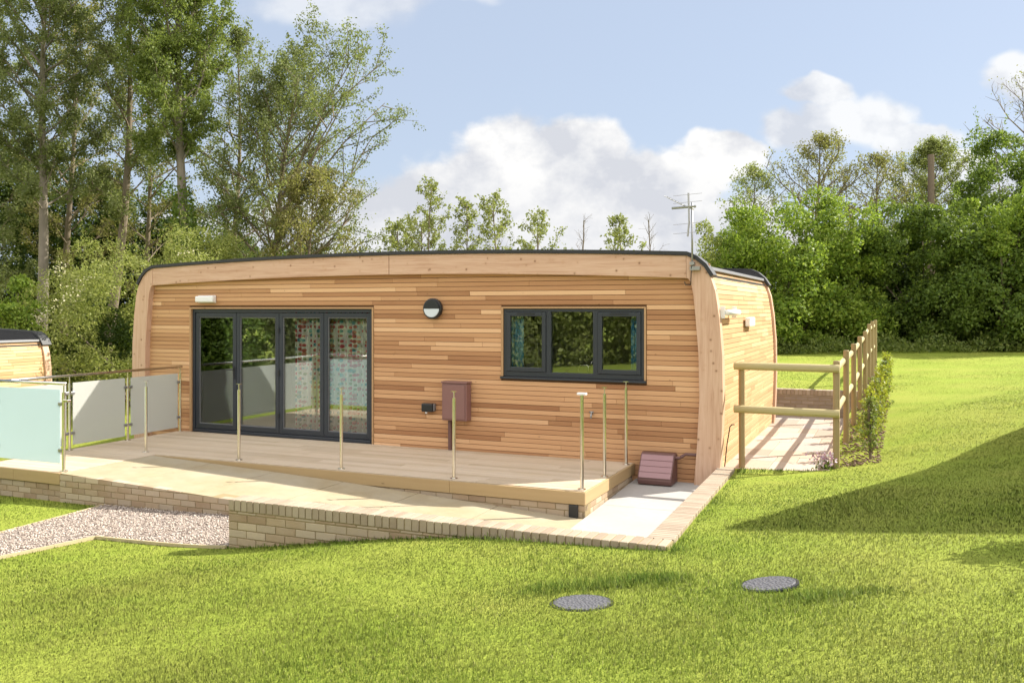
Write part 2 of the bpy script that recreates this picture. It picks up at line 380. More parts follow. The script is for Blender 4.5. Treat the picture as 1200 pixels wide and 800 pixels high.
# ------------------------------------------------------------------ brick laying
def lay_bricks(bk, mo, T, s0, s1, z0, top, depth=.1025, coping=None, cap=None, course=.075):
    """T(s, d, z): along, depth behind the face, height. top(s): height of the wall along it."""
    zt = max(top(s0), top(s1)); row = 0; z = z0
    ctop = (lambda s: top(s) - .115) if coping else top
    while z < zt:
        s = s0 - (.1125 if row % 2 else 0) - rnd.random() * .01
        while s < s1:
            a, b = max(s, s0), min(s + .215, s1)
            if b - a > .03:
                za, zb = min(z + .065, ctop(a)), min(z + .065, ctop(b))
                if za - z > .012 and zb - z > .012:
                    j = rnd.uniform(-.002, .002)
                    bk.hexa([T(a, j, z), T(b, j, z), T(b, depth, z), T(a, depth, z), T(a, j, za), T(b, j, zb), T(b, depth, zb), T(a, depth, za)])
            s += .225
        z += course; row += 1
    n = max(1, int((s1 - s0) / .5))
    for k in range(n):
        a = s0 + (s1-s0)*k/n; b = s0 + (s1-s0)*(k+1)/n
        q = .006 if coping else .004
        mo.hexa([T(a, .007, z0-.05), T(b, .007, z0-.05), T(b, depth+.1, z0-.05), T(a, depth+.1, z0-.05), T(a, .007, top(a)-q), T(b, .007, top(b)-q), T(b, depth+.1, top(b)-q), T(a, depth+.1, top(a)-q)])
    if coping:
        cop, wd = coping; s = s0
        while s < s1 - .03:
            b = min(s + .065, s1); j = rnd.uniform(-.003, .003); h = rnd.uniform(-.002, .002)
            cop.hexa([T(s, j-.004, top(s)-.105), T(b, j-.004, top(b)-.105), T(b, wd, top(b)-.105), T(s, wd, top(s)-.105),
                      T(s, j-.004, top(s)+h), T(b, j-.004, top(b)+h), T(b, wd, top(b)+h), T(s, wd, top(s)+h)])
            s += .075

# ------------------------------------------------------------------ the lodge
LO = (-7.25, 11.8, 0.0)
OUT = [(-2.15,-.35),(-2.11,.3),(-2.09,.9),(-2.10,1.5),(-2.14,2.0),(-2.19,2.34),(-2.25,2.52),(-2.34,2.66),(-2.45,2.755),(-2.57,2.81)]
INN = [(-2.48,-.35),(-2.43,.3),(-2.40,.9),(-2.41,1.5),(-2.45,2.0),(-2.48,2.30),(-2.50,2.40),(-2.52,2.46),(-2.54,2.495),(-2.57,2.51)]
def arch(r, top=True):
    u = (r + 7.25) / 4.68
    return (2.925 - .115*u*u) if top else (2.625 - .115*u*u)
def outer_r(z): return float(np.interp(z, [p[1] for p in OUT], [p[0] for p in OUT]))
def mir(p): return (-14.5 - p[0], p[1])
DR0, DR1, DZ = -11.15, -7.51, 2.1
WR0, WR1, WZ0, WZ1 = -5.27, -3.17, 1.125, 2.105
def make_lodge(label):
    L = thing('timber_lodge', label, 'lodge', LO[0], LO[1], 0)
    def part(mb, name, m, parent=L, **k): return mb.build(name, m, parent, LO, **k)
    # frames front and back
    for y0, y1 in ((11.70, 11.875), (17.24, 17.4)):
        part(MB().strip(OUT, INN, y0, y1), 'frame_leg', M['knotty'], weld=True, bevel=.006)
        part(MB().strip([mir(p) for p in OUT], [mir(p) for p in INN], y0, y1), 'frame_leg', M['knotty'], weld=True, bevel=.006)
        for a, b in ((-2.573, -7.14), (-7.148, -11.927)):
            rs = np.linspace(a, b, 9)
            part(MB().strip([(r, arch(r)) for r in rs], [(r, arch(r, False)) for r in rs], y0 + .003, y1), 'frame_beam', M['knotty_beam'], weld=True, bevel=.006)
        curve = OUT[6:] + [(r, arch(r)) for r in np.linspace(-2.75, -11.75, 19)] + [mir(p) for p in OUT[6:]][::-1]
        nr = []
        for i, p in enumerate(curve):
            q0, q1 = curve[max(i-1, 0)], curve[min(i+1, len(curve)-1)]
            d = Vector((q1[0]-q0[0], q1[1]-q0[1])).normalized(); nr.append((d.y, -d.x))
        A = [(p[0]+n[0]*.002, p[1]+n[1]*.002) for p, n in zip(curve, nr)]; B = [(p[0]+n[0]*.052, p[1]+n[1]*.052) for p, n in zip(curve, nr)]
        part(MB().strip(A, B, y0 - .025, y1 + .06), 'roof_edge', M['membrane'], weld=True)
    up = [(-2.36, 2.5)] + [p for p in OUT if p[1] > 2.64 and p[0] < -2.3] + [(r, arch(r)) for r in np.linspace(-2.9, -11.6, 12)] + [mir(p) for p in OUT if p[1] > 2.64 and p[0] < -2.3][::-1] + [(-12.14, 2.5)]
    part(MB().prism(up, 17.18, 17.235), 'parapet', M['membrane'])
    rs = np.linspace(-2.3, -12.2, 12)
    part(MB().strip([(r, 2.50 + .08*(1-((r+7.25)/5)**2)) for r in rs], [(r, 2.56 + .08*(1-((r+7.25)/5)**2)) for r in rs], 11.9, 17.2), 'roof', M['membrane'], weld=True)
    # front wall behind the strips
    wall = MB()
    for x0, x1, z0, z1 in ((-12.15, DR0, -.3, 2.5), (DR0, DR1, DZ, 2.5), (DR1, WR0, -.3, 2.5), (WR0, WR1, -.3, WZ0), (WR0, WR1, WZ1, 2.5), (WR1, -2.35, -.3, 2.5), (DR0, DR1, -.3, -.02)):
        wall.box(x0, x1, 11.83, 12.0, z0, z1)
    part(wall, 'front_wall', M['backing'])
    cl = MB(); pitch = .0685; z = -.237
    while z < 2.66:
        spans = [(-12.28, -2.28)]
        def cut(sp, a, b):
            o = []
            for p, q in sp:
                if q <= a or p >= b: o.append((p, q)); continue
                if p < a: o.append((p, a))
                if q > b: o.append((b, q))
            return o
        if z + .065 > -.01 and z < DZ + .03: spans = cut(spans, DR0 - .035, DR1 + .035)
        if z + .065 > WZ0 - .005 and z < WZ1 + .03: spans = cut(spans, WR0 - .035, WR1 + .035)
        for a, b in spans:
            s = a
            while s < b - .01:
                ln = rnd.choice((.4, .7, 1.1, 1.5, 2.0, 2.6, 3.2, 3.8)) * rnd.uniform(.8, 1.2)
                e = min(s + ln, b); e = b if b - e < .15 else e
                j = rnd.uniform(-.0015, .0015)
                cl.hexa([(s+.001,11.805+j,z),(e-.001,11.805+j,z),(e-.001,11.829,z),(s+.001,11.829,z),(s+.001,11.80+j,z+.0625),(e-.001,11.80+j,z+.0625),(e-.001,11.829,z+.0625),(s+.001,11.829,z+.0625)])
                s = e
        z += pitch
    part(cl, 'front_cladding', M['cedar'], bevel=.0035)
    # end walls follow the bulge of the frames
    for side in (0, 1):
        f = (lambda p: p) if side == 0 else (lambda p: (-14.5 - p[0], p[1], p[2]))
        cl = MB(); bk = MB(); z = -.30
        while z < 2.60:
            z1 = z + .0625; s = 11.878
            o0, o1 = outer_r(z) - .045, outer_r(z1) - .045
            while s < 17.235:
                e = min(s + rnd.choice((.4, .7, 1.1, 1.6, 2.2)) * rnd.uniform(.8, 1.2), 17.238); e = 17.238 if 17.238 - e < .15 else e
                j = rnd.uniform(-.0015, .0015)
                cl.hexa([f(p) for p in ((o0-.024,s+.001,z),(o0+j,s+.001,z),(o0+j,e-.001,z),(o0-.024,e-.001,z),(o1-.024,s+.001,z1),(o1+j+.004,s+.001,z1),(o1+j+.004,e-.001,z1),(o1-.024,e-.001,z1))])
                s = e
            n0, n1 = outer_r(z) - .072, outer_r(z + pitch) - .072
            bk.hexa([f(p) for p in ((n0-.12,11.88,z),(n0,11.88,z),(n0,17.235,z),(n0-.12,17.235,z),(n1-.12,11.88,z+pitch),(n1,11.88,z+pitch),(n1,17.235,z+pitch),(n1-.12,17.235,z+pitch))])
            z += pitch
        part(cl, 'end_cladding', M['cedar_sunlit'], bevel=.0035); part(bk, 'end_wall', M['backing'], weld=True)
        tr = MB(); o = outer_r(2.62)
        tr.hexa([f(p) for p in ((o-.36,11.88,2.625),(o+.01,11.88,2.625),(o+.01,17.235,2.625),(o-.36,17.235,2.625),(o-.36,11.88,2.672),(o+.0,11.88,2.672),(o+.0,17.235,2.672),(o-.36,17.235,2.672))])
        part(tr, 'eaves_trim', M['zinc'], bevel=.004)
    part(MB().box(-12.1, -2.4, 17.02, 17.2, -.3, 2.5), 'back_wall', M['cedar'])
    part(MB().box(-12.3, -2.25, 11.86, 17.3, -1.6, -.32), 'plinth', M['panel'])
    # the rooms behind the glass
    part(MB().box(-12.0, -2.5, 11.98, 17.0, -.06, .0), 'floor', M['inner_floor'])
    part(MB().box(-12.0, -2.5, 12.01, 17.0, 2.44, 2.48), 'ceiling', M['inner'])
    iw = MB().box(-12.0, -2.45, 15.6, 15.7, 0, 2.43).box(-6.35, -6.25, 12.01, 15.59, 0, 2.43).box(-12.05, -11.95, 12.01, 15.59, 0, 2.43).box(-2.55, -2.46, 12.01, 15.59, 0, 2.43)
    part(iw, 'inner_wall', M['inner'])
    # bifold door
    fr = MB().box(DR0, DR0+.05, 11.835, 11.93, 0, DZ).box(DR1-.05, DR1, 11.835, 11.93, 0, DZ).box(DR0+.05, DR1-.05, 11.835, 11.93, DZ-.055, DZ).box(DR0+.05, DR1-.05, 11.825, 11.93, 0, .05)
    part(fr, 'door_frame', M['anthracite'], bevel=.004)
    tr = MB().box(DR0-.03, DR0-.002, 11.79, 11.93, .0, DZ+.028).box(DR1+.002, DR1+.03, 11.79, 11.93, .0, DZ+.028).box(DR0-.002, DR1+.002, 11.79, 11.93, DZ+.002, DZ+.028)
    part(tr, 'door_trim', M['trim_wood'], bevel=.003)
    w = (DR1 - DR0 - .1) / 4
    for k in range(4):
        a = DR0 + .05 + w*k + .004; b = a + w - .008; z0, z1 = .056, DZ - .062; y0, y1 = 11.852, 11.915
        lf = MB().box(a, a+.072, y0, y1, z0, z1).box(b-.072, b, y0, y1, z0, z1).box(a+.072, b-.072, y0, y1, z1-.075, z1).box(a+.072, b-.072, y0, y1, z0, z0+.085)
        leaf = part(lf, 'door_leaf', M['anthracite'], bevel=.004)
        part(MB().box(a+.072, b-.072, 11.876, 11.892, z0+.085, z1-.075), 'pane', M['glass'], leaf)
        g = MB(); q = .012
        g.box(a+.072, a+.072+q, 11.868, 11.874, z0+.085, z1-.075).box(b-.072-q, b-.072, 11.868, 11.874, z0+.085, z1-.075).box(a+.072+q, b-.072-q, 11.868, 11.874, z1-.075-q, z1-.075).box(a+.072+q, b-.072-q, 11.868, 11.874, z0+.085, z0+.085+q)
        part(g, 'gasket', M['zinc'], leaf)
        if k == 0:
            h = MB().box(b-.052, b-.02, 11.840, 11.851, .92, 1.14).tube([(b-.036, 11.85, 1.08), (b-.036, 11.80, 1.08), (b-.16, 11.80, 1.08)], .009, 8)
            part(h, 'handle', M['black'], leaf)
        if k in (1, 2):
            for zz in (.35, 1.05, 1.75): part(MB().tube([((a if k == 2 else b), 11.842, zz-.045), ((a if k == 2 else b), 11.842, zz+.045)], .012, 8), 'hinge', M['black'], leaf)
    # window of three lights
    fr = MB().box(WR0, WR0+.045, 11.815, 11.92, WZ0, WZ1).box(WR1-.045, WR1, 11.815, 11.92, WZ0, WZ1).box(WR0+.045, WR1-.045, 11.815, 11.92, WZ1-.045, WZ1).box(WR0+.045, WR1-.045, 11.815, 11.92, WZ0, WZ0+.07)
    m1, m2 = WR0 + .70, WR1 - .70
    for mm in (m1, m2): fr.box(mm-.035, mm+.035, 11.815, 11.92, WZ0+.07, WZ1-.045)
    win = part(fr, 'window', M['anthracite'], bevel=.004)
    for k, (a, b) in enumerate(((WR0+.045, m1-.035), (m2+.035, WR1-.045))):
        z0, z1 = WZ0+.074, WZ1-.049; a += .004; b -= .004
        sa = MB().box(a, a+.06, 11.802, 11.86, z0, z1).box(b-.06, b, 11.802, 11.86, z0, z1).box(a+.06, b-.06, 11.802, 11.86, z1-.06, z1).box(a+.06, b-.06, 11.802, 11.86, z0, z0+.06)
        part(sa, 'sash', M['anthracite'], win, bevel=.005)
        part(MB().box(a+.06, b-.06, 11.83, 11.846, z0+.06, z1-.06), 'pane', M['glass'], win)
        part(MB().box(a+.17, b-.17, 11.794, 11.801, z1-.03, z1-.012), 'vent', M['black'], win)
    part(MB().box(m1+.035, m2-.035, 11.85, 11.866, WZ0+.07, WZ1-.045), 'pane', M['glass'], win)
    part(MB().box(WR0-.035, WR1+.035, 11.755, 11.86, WZ0-.034, WZ0-.004), 'sill', M['anthracite'], win, bevel=.004)
    tr = MB().box(WR0-.03, WR0-.002, 11.79, 11.93, WZ0-.002, WZ1+.026).box(WR1+.002, WR1+.03, 11.79, 11.93, WZ0-.002, WZ1+.026).box(WR0-.002, WR1+.002, 11.79, 11.93, WZ1+.002, WZ1+.026)
    part(tr, 'window_trim', M['trim_wood'], bevel=.003)
    return L, part
lodge, lpart = make_lodge('long low timber lodge of cedar strips with knotty arched frame and grey bifold door')

def fixtures():
    # white strip lamp over the door
    r0, r1 = at_b(232, 11.78), at_b(253, 11.78)
    o = lpart(MB().box(r0, r1, 11.70, 11.796, 2.215, 2.32), 'lamp', M['white'], bevel=.02); o['label'] = 'white oblong bulkhead lamp above the bifold door'
    lpart(MB().box(r0+.01, r1-.01, 11.775, 11.797, 2.205, 2.33), 'lamp_base', M['white'], o)
    # round half shaded lamp
    r = at_b(508, 11.78); zc = 2.105; R = .155
    def disc(y0, y1, rad, a0, a1, n=28):
        return [(r + rad*math.cos(a0 + (a1-a0)*k/n), zc + rad*math.sin(a0 + (a1-a0)*k/n)) for k in range(n + 1)]
    base = MB().prism(disc(0, 0, R, 0, 2*math.pi)[:-1], 11.725, 11.797)
    lamp = lpart(base, 'lamp', M['black'], bevel=.012); lamp['label'] = 'round black eyelid lamp between door and window'
    lpart(MB().prism(disc(0, 0, R-.022, 0, math.pi), 11.700, 11.723), 'lamp_hood', M['black'], lamp, bevel=.006)
    lpart(MB().prism(disc(0, 0, R-.026, -math.pi, -.0), 11.706, 11.7235), 'lamp_lens', M['lens'], lamp, bevel=.006)
    # meter box and conduit
    a, b = at_b(517, 11.62), at_b(546, 11.62)
    mb = lpart(MB().box(a, b, 11.64, 11.797, .455, 1.005), 'meter_box', M['brown'], bevel=.012); mb['label'] = 'brown meter box'
    lpart(MB().box(a+.025, b-.025, 11.628, 11.639, .48, .98), 'door', M['brown'], mb, bevel=.005)
    lpart(MB().box(a-.01, b+.01, 11.625, 11.797, 1.007, 1.03), 'hood', M['brown'], mb, bevel=.004)
    lpart(MB().box(a+.05, a+.095, 11.745, 11.796, .0, .453), 'conduit', M['brown_dark'], mb)
    a, b = at_b(493, 11.7), at_b(506, 11.7)
    so = lpart(MB().box(a, b, 11.71, 11.797, .555, .68), 'socket_box', M['black'], bevel=.015); so['label'] = 'black outdoor socket'
    lpart(MB().box(b+.002, b+.018, 11.74, 11.797, .57, .675), 'hinge', M['zinc'], so); lpart(MB().box(a+.06, a+.085, 11.73, 11.76, .53, .553), 'clip', M['white'], so)
    a = at_b(693, 11.75)
    tp = lpart(MB().tube([(a, 11.797, .64), (a, 11.74, .64), (a, 11.73, .58)], .014, 8).tube([(a-.03, 11.755, .67), (a+.03, 11.755, .67)], .01, 8).tube([(a, 11.755, .64), (a, 11.755, .67)], .01, 8), 'tap', M['galv'], smooth=True); tp['label'] = 'small garden tap'
    # brown waste cover by the deck end
    a, b = at_b(748, 11.5), at_b(788, 11.5)
    prof = [(11.795, .17), (11.67, .185), (11.635, .165), (11.455, -.10), (11.445, -.16), (11.46, -.215), (11.795, -.215)]
    def yz(prof, x0, x1):
        m_ = MB(); n = len(prof); m_.v = [(x0, y, z) for y, z in prof] + [(x1, y, z) for y, z in prof]
        m_.f = [tuple(range(n)), tuple(range(2*n-1, n-1, -1))] + [(j, n+j, n+(j+1) % n, (j+1) % n) for j in range(n)]; return m_
    cv = lpart(yz(prof, a, b), 'waste_cover', M['brown_dark'], bevel=.015); cv['label'] = 'ribbed brown waste cover low on the front wall'
    for k in range(4):
        f0, f1 = k/4 + .008, (k+1)/4 - .008
        y0, z0 = 11.632 + (11.448-11.632)*f0, .158 + (-.125-.158)*f0; y1, z1 = 11.632 + (11.448-11.632)*f1, .158 + (-.125-.158)*f1
        p = MB().hexa([(a+.015, y1-.012, z1), (b-.015, y1-.012, z1), (b-.015, y1+.02, z1), (a+.015, y1+.02, z1), (a+.015, y0-.012, z0), (b-.015, y0-.012, z0), (b-.015, y0+.02, z0), (a+.015, y0+.02, z0)])
        lpart(p, 'rib_panel', M['brown_light'], cv, bevel=.006)
    lpart(MB().tube([(b-.02, 11.66, .13), (b+.06, 11.66, .13), (b+.06, 11.70, .13), (b+.12, 11.75, .17), (b+.34, 11.76, .17), (b+.36, 11.79, .17)], .021, 10), 'waste_pipe', M['brown_dark'], cv)
    # fittings on the sunny end wall
    def on_end(px, r=-2.05):
        t = (px - 600) / F; y = r / (t*CA + SA); return y*(CA - SA*t)
    b0, b1 = on_end(853), on_end(866)
    o = lpart(MB().tube([(-2.06, b0, 2.055), (-2.06, b1, 2.055)], .04, 14), 'end_lamp', M['white'], smooth=True); o['label'] = 'white tube lamp on end wall'
    for q in (b0 - .005, b1 + .005): lpart(MB().box(-2.15, -2.085, q-.006, q+.006, 1.975, 2.135), 'bracket', M['white'], o, bevel=.005)
    b2, b3 = on_end(881), on_end(887)
    o = lpart(MB().box(-2.15, -2.075, b2, b3, 1.83, 1.97), 'sensor', M['white'], bevel=.015); o['label'] = 'white sensor box on end wall'
    o = lpart(MB().tube([(-2.12, 11.99, .0), (-2.09, 12.0, .30), (-2.055, 12.02, .53), (-2.03, 12.02, .56), (-2.0, 12.04, .56)], .008, 6), 'cable', M['black']); o['label'] = 'thin black cable'
    # aerial
    r = at_b(812, 11.69)
    mast = lpart(MB().tube([(r, 11.645, 2.60), (r, 11.645, 3.50)], .013, 8), 'aerial', M['galv'], smooth=True); mast['label'] = 'thin mast with comb aerial on the roof corner'
    lpart(MB().box(r-.03, r+.10, 11.63, 11.70, 2.61, 2.66).box(r-.03, r+.03, 11.625, 11.70, 2.68, 2.72), 'bracket', M['galv'], mast)
    bo = MB().tube([(r+.03, 11.60, 3.40), (r-.12, 11.62, 3.47), (r-.36, 11.75, 3.60)], .010, 6)
    for k in range(7):
        u = k/6; c = Vector((r-.10-.26*u, 11.62+.13*u, 3.46+.14*u)); bo.tube([c + Vector((.03,.05,-.01)), c - Vector((.03,.05,-.01))], .004, 5)
    lpart(bo, 'boom', M['galv'], mast)
    rf = MB().tube([(r-.26, 11.60, 3.43), (r+.06, 11.60, 3.44)], .016, 6).tube([(r-.05, 11.6, 3.05), (r-.03, 11.6, 3.25), (r-.04, 11.6, 3.62)], .014, 6)
    for zz in (3.10, 3.22, 3.50, 3.60): rf.tube([(r-.24, 11.6, zz-.01), (r+.14, 11.6, zz+.01)], .003, 5)
    lpart(rf, 'reflector', M['galv'], mast)
    lpart(MB().tube([(r-.005, 11.63, 2.66), (r-.02, 11.66, 2.5), (r-.03, 11.69, 2.42), (r-.10, 11.69, 2.42), (r-.11, 11.69, 2.46)], .007, 6), 'cable', M['black'], mast)
# neighbours are copies of the lodge before its fittings are added
def copy_thing(root):
    c = root.copy(); COL.objects.link(c)
    for ch in list(root.children):
        d = ch.copy(); COL.objects.link(d); d.parent = c
        for g in list(ch.children):
            e = g.copy(); COL.objects.link(e); e.parent = d
    return c
nb = copy_thing(lodge); nb['label'] = 'neighbouring lodge at the left edge, lower down, only its cedar end and roof showing'
dl = Vector((-.5175*21.3, 21.3, 0)) - W(-2.1, 17.4); nb.location = lodge.location + dl + Vector((0, 0, -1.30))
nb2 = copy_thing(lodge); nb2['label'] = 'timber lodge beyond the right edge whose shadow falls across the lawn'
tip = Vector(hit(848, 625)); far = Vector(hit(1200, 502)); ax = (far - tip).normalized(); BZ = 1.5
crn = tip + Vector((.942, .336)) * (BZ + 2.74 - gz(*tip)) / math.tan(EL)
ay = Vector((-ax.y, ax.x)); c2 = crn + ax * 5.05 - ay * 5.6
nb2.location = (c2.x, c2.y, BZ); nb2.rotation_euler = (0, 0, math.atan2(ax.y, ax.x))
fixtures()

def wavy(name, m, r0, r1, b, z0, z1, amp, folds, label, cat, group):
    n = folds * 10; v = []; f = []
    for k in range(n + 1):
        u = k/n; x = (r1-r0)*u; y = amp*math.sin(u*folds*2*math.pi + math.sin(u*9))
        v += [(x, y, 0), (x, y*.8, z1-z0)]
    for k in range(n): f.append((2*k, 2*k+2, 2*k+3, 2*k+1))
    mb = MB(); mb.v = v; mb.f = f
    ob = mb.build(name, m, smooth=True)
    md = ob.modifiers.new('cloth', 'SOLIDIFY'); md.thickness = .004
    return alone(ob, r0, b, z0, label, cat, group)
wavy('curtain', M['curtain'], at_b(352, 12.15), at_b(379, 12.02), 12.02, .03, 2.16, .035, 6, 'red and teal dotted curtain in the third glass leaf of the bifold door', 'curtain', 'dotted door curtains')
wavy('curtain', M['curtain'], at_b(387, 12.15), at_b(436, 12.02), 12.02, .03, 2.16, .035, 8, 'red and teal dotted curtain filling the rightmost leaf of the bifold door', 'curtain', 'dotted door curtains')
wavy('curtain', M['blue'], -5.25, at_b(614, 11.97), 11.965, 1.05, 2.16, .02, 4, 'blue curtain at the left side of the kitchen window', 'curtain', 'blue window curtains')
wavy('curtain', M['blue'], at_b(740, 11.97), -3.19, 11.965, 1.05, 2.16, .02, 4, 'blue curtain at the right side of the kitchen window', 'curtain', 'blue window curtains')
kc = thing('kitchen_counter', 'pale worktop with a chrome tap inside the window', 'counter', -4.2, 12.3, 0)
KO = (-4.2, 12.3, 0)
MB().box(-5.9, -2.7, 12.03, 12.62, 1.0, 1.04).build('worktop', M['inner'], kc, KO); MB().box(-5.9, -2.7, 12.06, 12.60, 0, .998).build('cupboard', M['inner'], kc, KO)
rt = at_b(690, 12.25)
MB().tube([(rt, 12.25, 1.04), (rt, 12.25, 1.26), (rt-.03, 12.25, 1.285), (rt-.13, 12.25, 1.285), (rt-.155, 12.25, 1.26), (rt-.155, 12.25, 1.2)], .012, 8).tube([(rt, 12.25, 1.24), (rt+.07, 12.23, 1.36)], .012, 8).build('tap', M['steel'], kc, KO, smooth=True)

# ------------------------------------------------------------------ deck
DX0, DX1, DB0, DXL, DBL = -11.42, -3.29, 9.69, -9.85, 8.12
dk = thing('timber_deck', 'weathered timber deck with buff brick base in front of the lodge', 'deck', -7.25, 10.7, 0)
DO = (-7.25, 10.7, 0)
bd = MB(); b = DBL + .03
while b < 11.78:
    e = min(b + .138, 11.79)
    x1 = DX1 - .03 if b > DB0 - .02 else DXL - .005
    s = DX0 + .03
    while s < x1 - .05:
        q = min(s + rnd.uniform(2.4, 4.2), x1); q = x1 if x1 - q < .4 else q
        bd.box(s + .0015, q - .0015, b, e, -.028 + rnd.uniform(-.0008, .0008), rnd.uniform(-.001, .001)); s = q
    b += .1435
bd.build('deck_boards', M['deck'], dk, DO, bevel=.003)
for q in ((DXL + .03, DX1 - 1.75, DB0 - .028, DB0), (DX1 - 1.747, DX1 - .0, DB0 - .028, DB0), (DX0, -10.7, DBL - .004, DBL + .026), (-10.697, DXL - .002, DBL - .004, DBL + .026)):
    MB().box(*q, -.15, -.004).build('fascia', M['fascia'], dk, DO, bevel=.004)
for q in ((DX1 - .028, DX1, DB0 + .001, 10.72, -.15, -.004), (DX1 - .028, DX1, 10.723, 11.79, -.15, -.004), (DX0, DX0 + .026, DBL + .03, 11.79, -.15, -.004)):
    MB().box(*q).build('end_fascia', M['fascia_b'], dk, DO, bevel=.004)
for T_, s0, s1, z0 in ((lambda s, d, z: (s, DB0 - .012 + d, z), -8.6, DX1 - .004, -.375), (lambda s, d, z: (DX1 - .012 - d, s, z), DB0 - .01, 11.7, -.375),
                       (lambda s, d, z: (s, DBL + .02 + d, z), DX0, DXL, -.83), (lambda s, d, z: (DX0 + .02 + d, s, z), DBL + .12, 11.7, -.83)):
    bk, mo = MB(), MB(); lay_bricks(bk, mo, T_, s0, s1, z0, lambda s: -.153)
    q = bk.build('base_wall', M['brick'], dk, DO, bevel=.003); mo.build('mortar', M['mortar'], q, DO)
a = at_b(673, DB0)
MB().box(a - .055, a + .055, DB0 - .045, DB0 - .0145, -.33, -.155).build('drain_outlet', M['black'], dk, DO, bevel=.006)

# ------------------------------------------------------------------ ramp, pad, path
def zramp(r): return -.004 - .036 * max(0, min(r, -7) - DXL) - .054 * max(0, r + 7)
def grid_sheet(name, m, r0, r1, b0, b1, zf, n, mth, thick=.1):
    mb = MB(); rs = np.linspace(r0, r1, n + 1); bs = np.linspace(b0, b1, mth + 1)
    for i in range(n):
        for j in range(mth):
            g = .006
            x0, x1, y0, y1 = rs[i] + g, rs[i+1] - g, bs[j] + g, bs[j+1] - g
            mb.hexa([(x0,y0,zf(x0,y0)-thick),(x1,y0,zf(x1,y0)-thick),(x1,y1,zf(x1,y1)-thick),(x0,y1,zf(x0,y1)-thick),(x0,y0,zf(x0,y0)),(x1,y0,zf(x1,y0)),(x1,y1,zf(x1,y1)),(x0,y1,zf(x0,y1))])
    return mb
ro = (-6.5, 8.9, 0)
rp = grid_sheet('ramp', M['ramp'], DXL + .003, DX1, DBL + .005, DB0 - .03, lambda r, b: zramp(r), 6, 1)
rp = rp.build('ramp', M['ramp'], None, ro, bevel=.002); rp.location = W(*ro); rp.rotation_euler = (0, 0, ANG); tag(rp, kind='structure')
po = (-2.5, 9.5, 0)
def zpad(r, b): return -.312 + .035 * max(0, b - 9.0)
pd = MB()
for x0, x1, y0, y1 in ((-5.85, DX1 - .001, 6.96, DBL - .0), (DX1 + .003, -1.6, 6.96, 8.72), (DX1 + .003, -1.75, 8.726, 10.3), (DX1 + .003, -2.0, 10.306, 11.83)):
    pd.hexa([(x0,y0,zpad(0,y0)-.1),(x1,y0,zpad(0,y0)-.1),(x1,y1,zpad(0,y1)-.1),(x0,y1,zpad(0,y1)-.1),(x0,y0,zpad(0,y0)),(x1,y0,zpad(0,y0)),(x1,y1,zpad(0,y1)),(x0,y1,zpad(0,y1))])
pd = pd.build('concrete_pad', M['concrete'], None, po, bevel=.003); pd.location = W(*po); pd.rotation_euler = (0, 0, ANG); tag(pd, kind='structure')
qo = (-1.5, 15, 0); pt = MB(); b = 12.02
while b < 18.55:
    e = min(b + rnd.choice((.45, .6, .6, .9)), 18.56); s = -2.2
    while s < -.94:
        q = min(s + rnd.choice((.3, .45, .6, .6)), -.93); q = -.93 if -.93 - q < .15 else q
        pt.box(s + .004, q - .004, b + .004, e - .004, -.12, -.04 + rnd.uniform(-.0015, .0015)); s = q
    b = e
b = -13.0
while b < -2.2:
    pt.box(b + .004, min(b + .6, -2.204) - .004, 17.45, 18.56, -.12, -.04 + rnd.uniform(-.0015, .0015)); b += .6
pt = pt.build('side_path', M['slab'], None, qo, bevel=.004); pt.location = W(*qo); pt.rotation_euler = (0, 0, ANG); tag(pt, kind='structure')
mb_ = MB().box(-2.3, -.9, 12.0, 18.6, -.3, -.05).box(-13.1, -2.3, 17.42, 18.6, -.3, -.05).build('path_bed', M['mortar'], None, qo); mb_.location = W(*qo); mb_.rotation_euler = (0, 0, ANG); tag(mb_, kind='structure')

# ------------------------------------------------------------------ brick walls
def wall_thing(name, label, o, build, bm='brick'):
    t = thing(name, label, 'wall', *o); bk, mo, co = MB(), MB(), MB(); build(bk, mo, co)
    bk.build('brickwork', M[bm], t, o, bevel=.003); mo.build('mortar', M['mortar'], t, o)
    if co.v: co.build('coping', M['brick_pale'], t, o, bevel=.005)
    return t
wall_thing('ramp_wall', 'buff brick wall with sloping top carrying the ramp above the gravel', (-7.5, 8.2, -.3),
           lambda bk, mo, co: lay_bricks(bk, mo, lambda s, d, z: (s, DBL + d, z), DXL + .002, DX1, -.84, lambda s: zramp(s) + .002, depth=.11))
RW0, RW1, RWB, RWZ = -5.91, -1.63, 6.75, .272
def right_wall(bk, mo, co):
    lay_bricks(bk, mo, lambda s, d, z: (s, RWB + d, z), RW0 + .001, RW1, -.685 + .0, lambda s: RWZ, coping=(co, .215))
    lay_bricks(bk, mo, lambda s, d, z: (RW0 + d, s, z), RWB + .11, DBL - .01, -.685, lambda s: -.16)
    bk.box(RW0 + .3, RW1 - .3, RWB + .205, RWB + .214, -.4, RWZ - .12)
wall_thing('front_wall', 'pale brick retaining wall with brick on edge coping along the lawn', (-3.8, 6.85, -.2), right_wall)
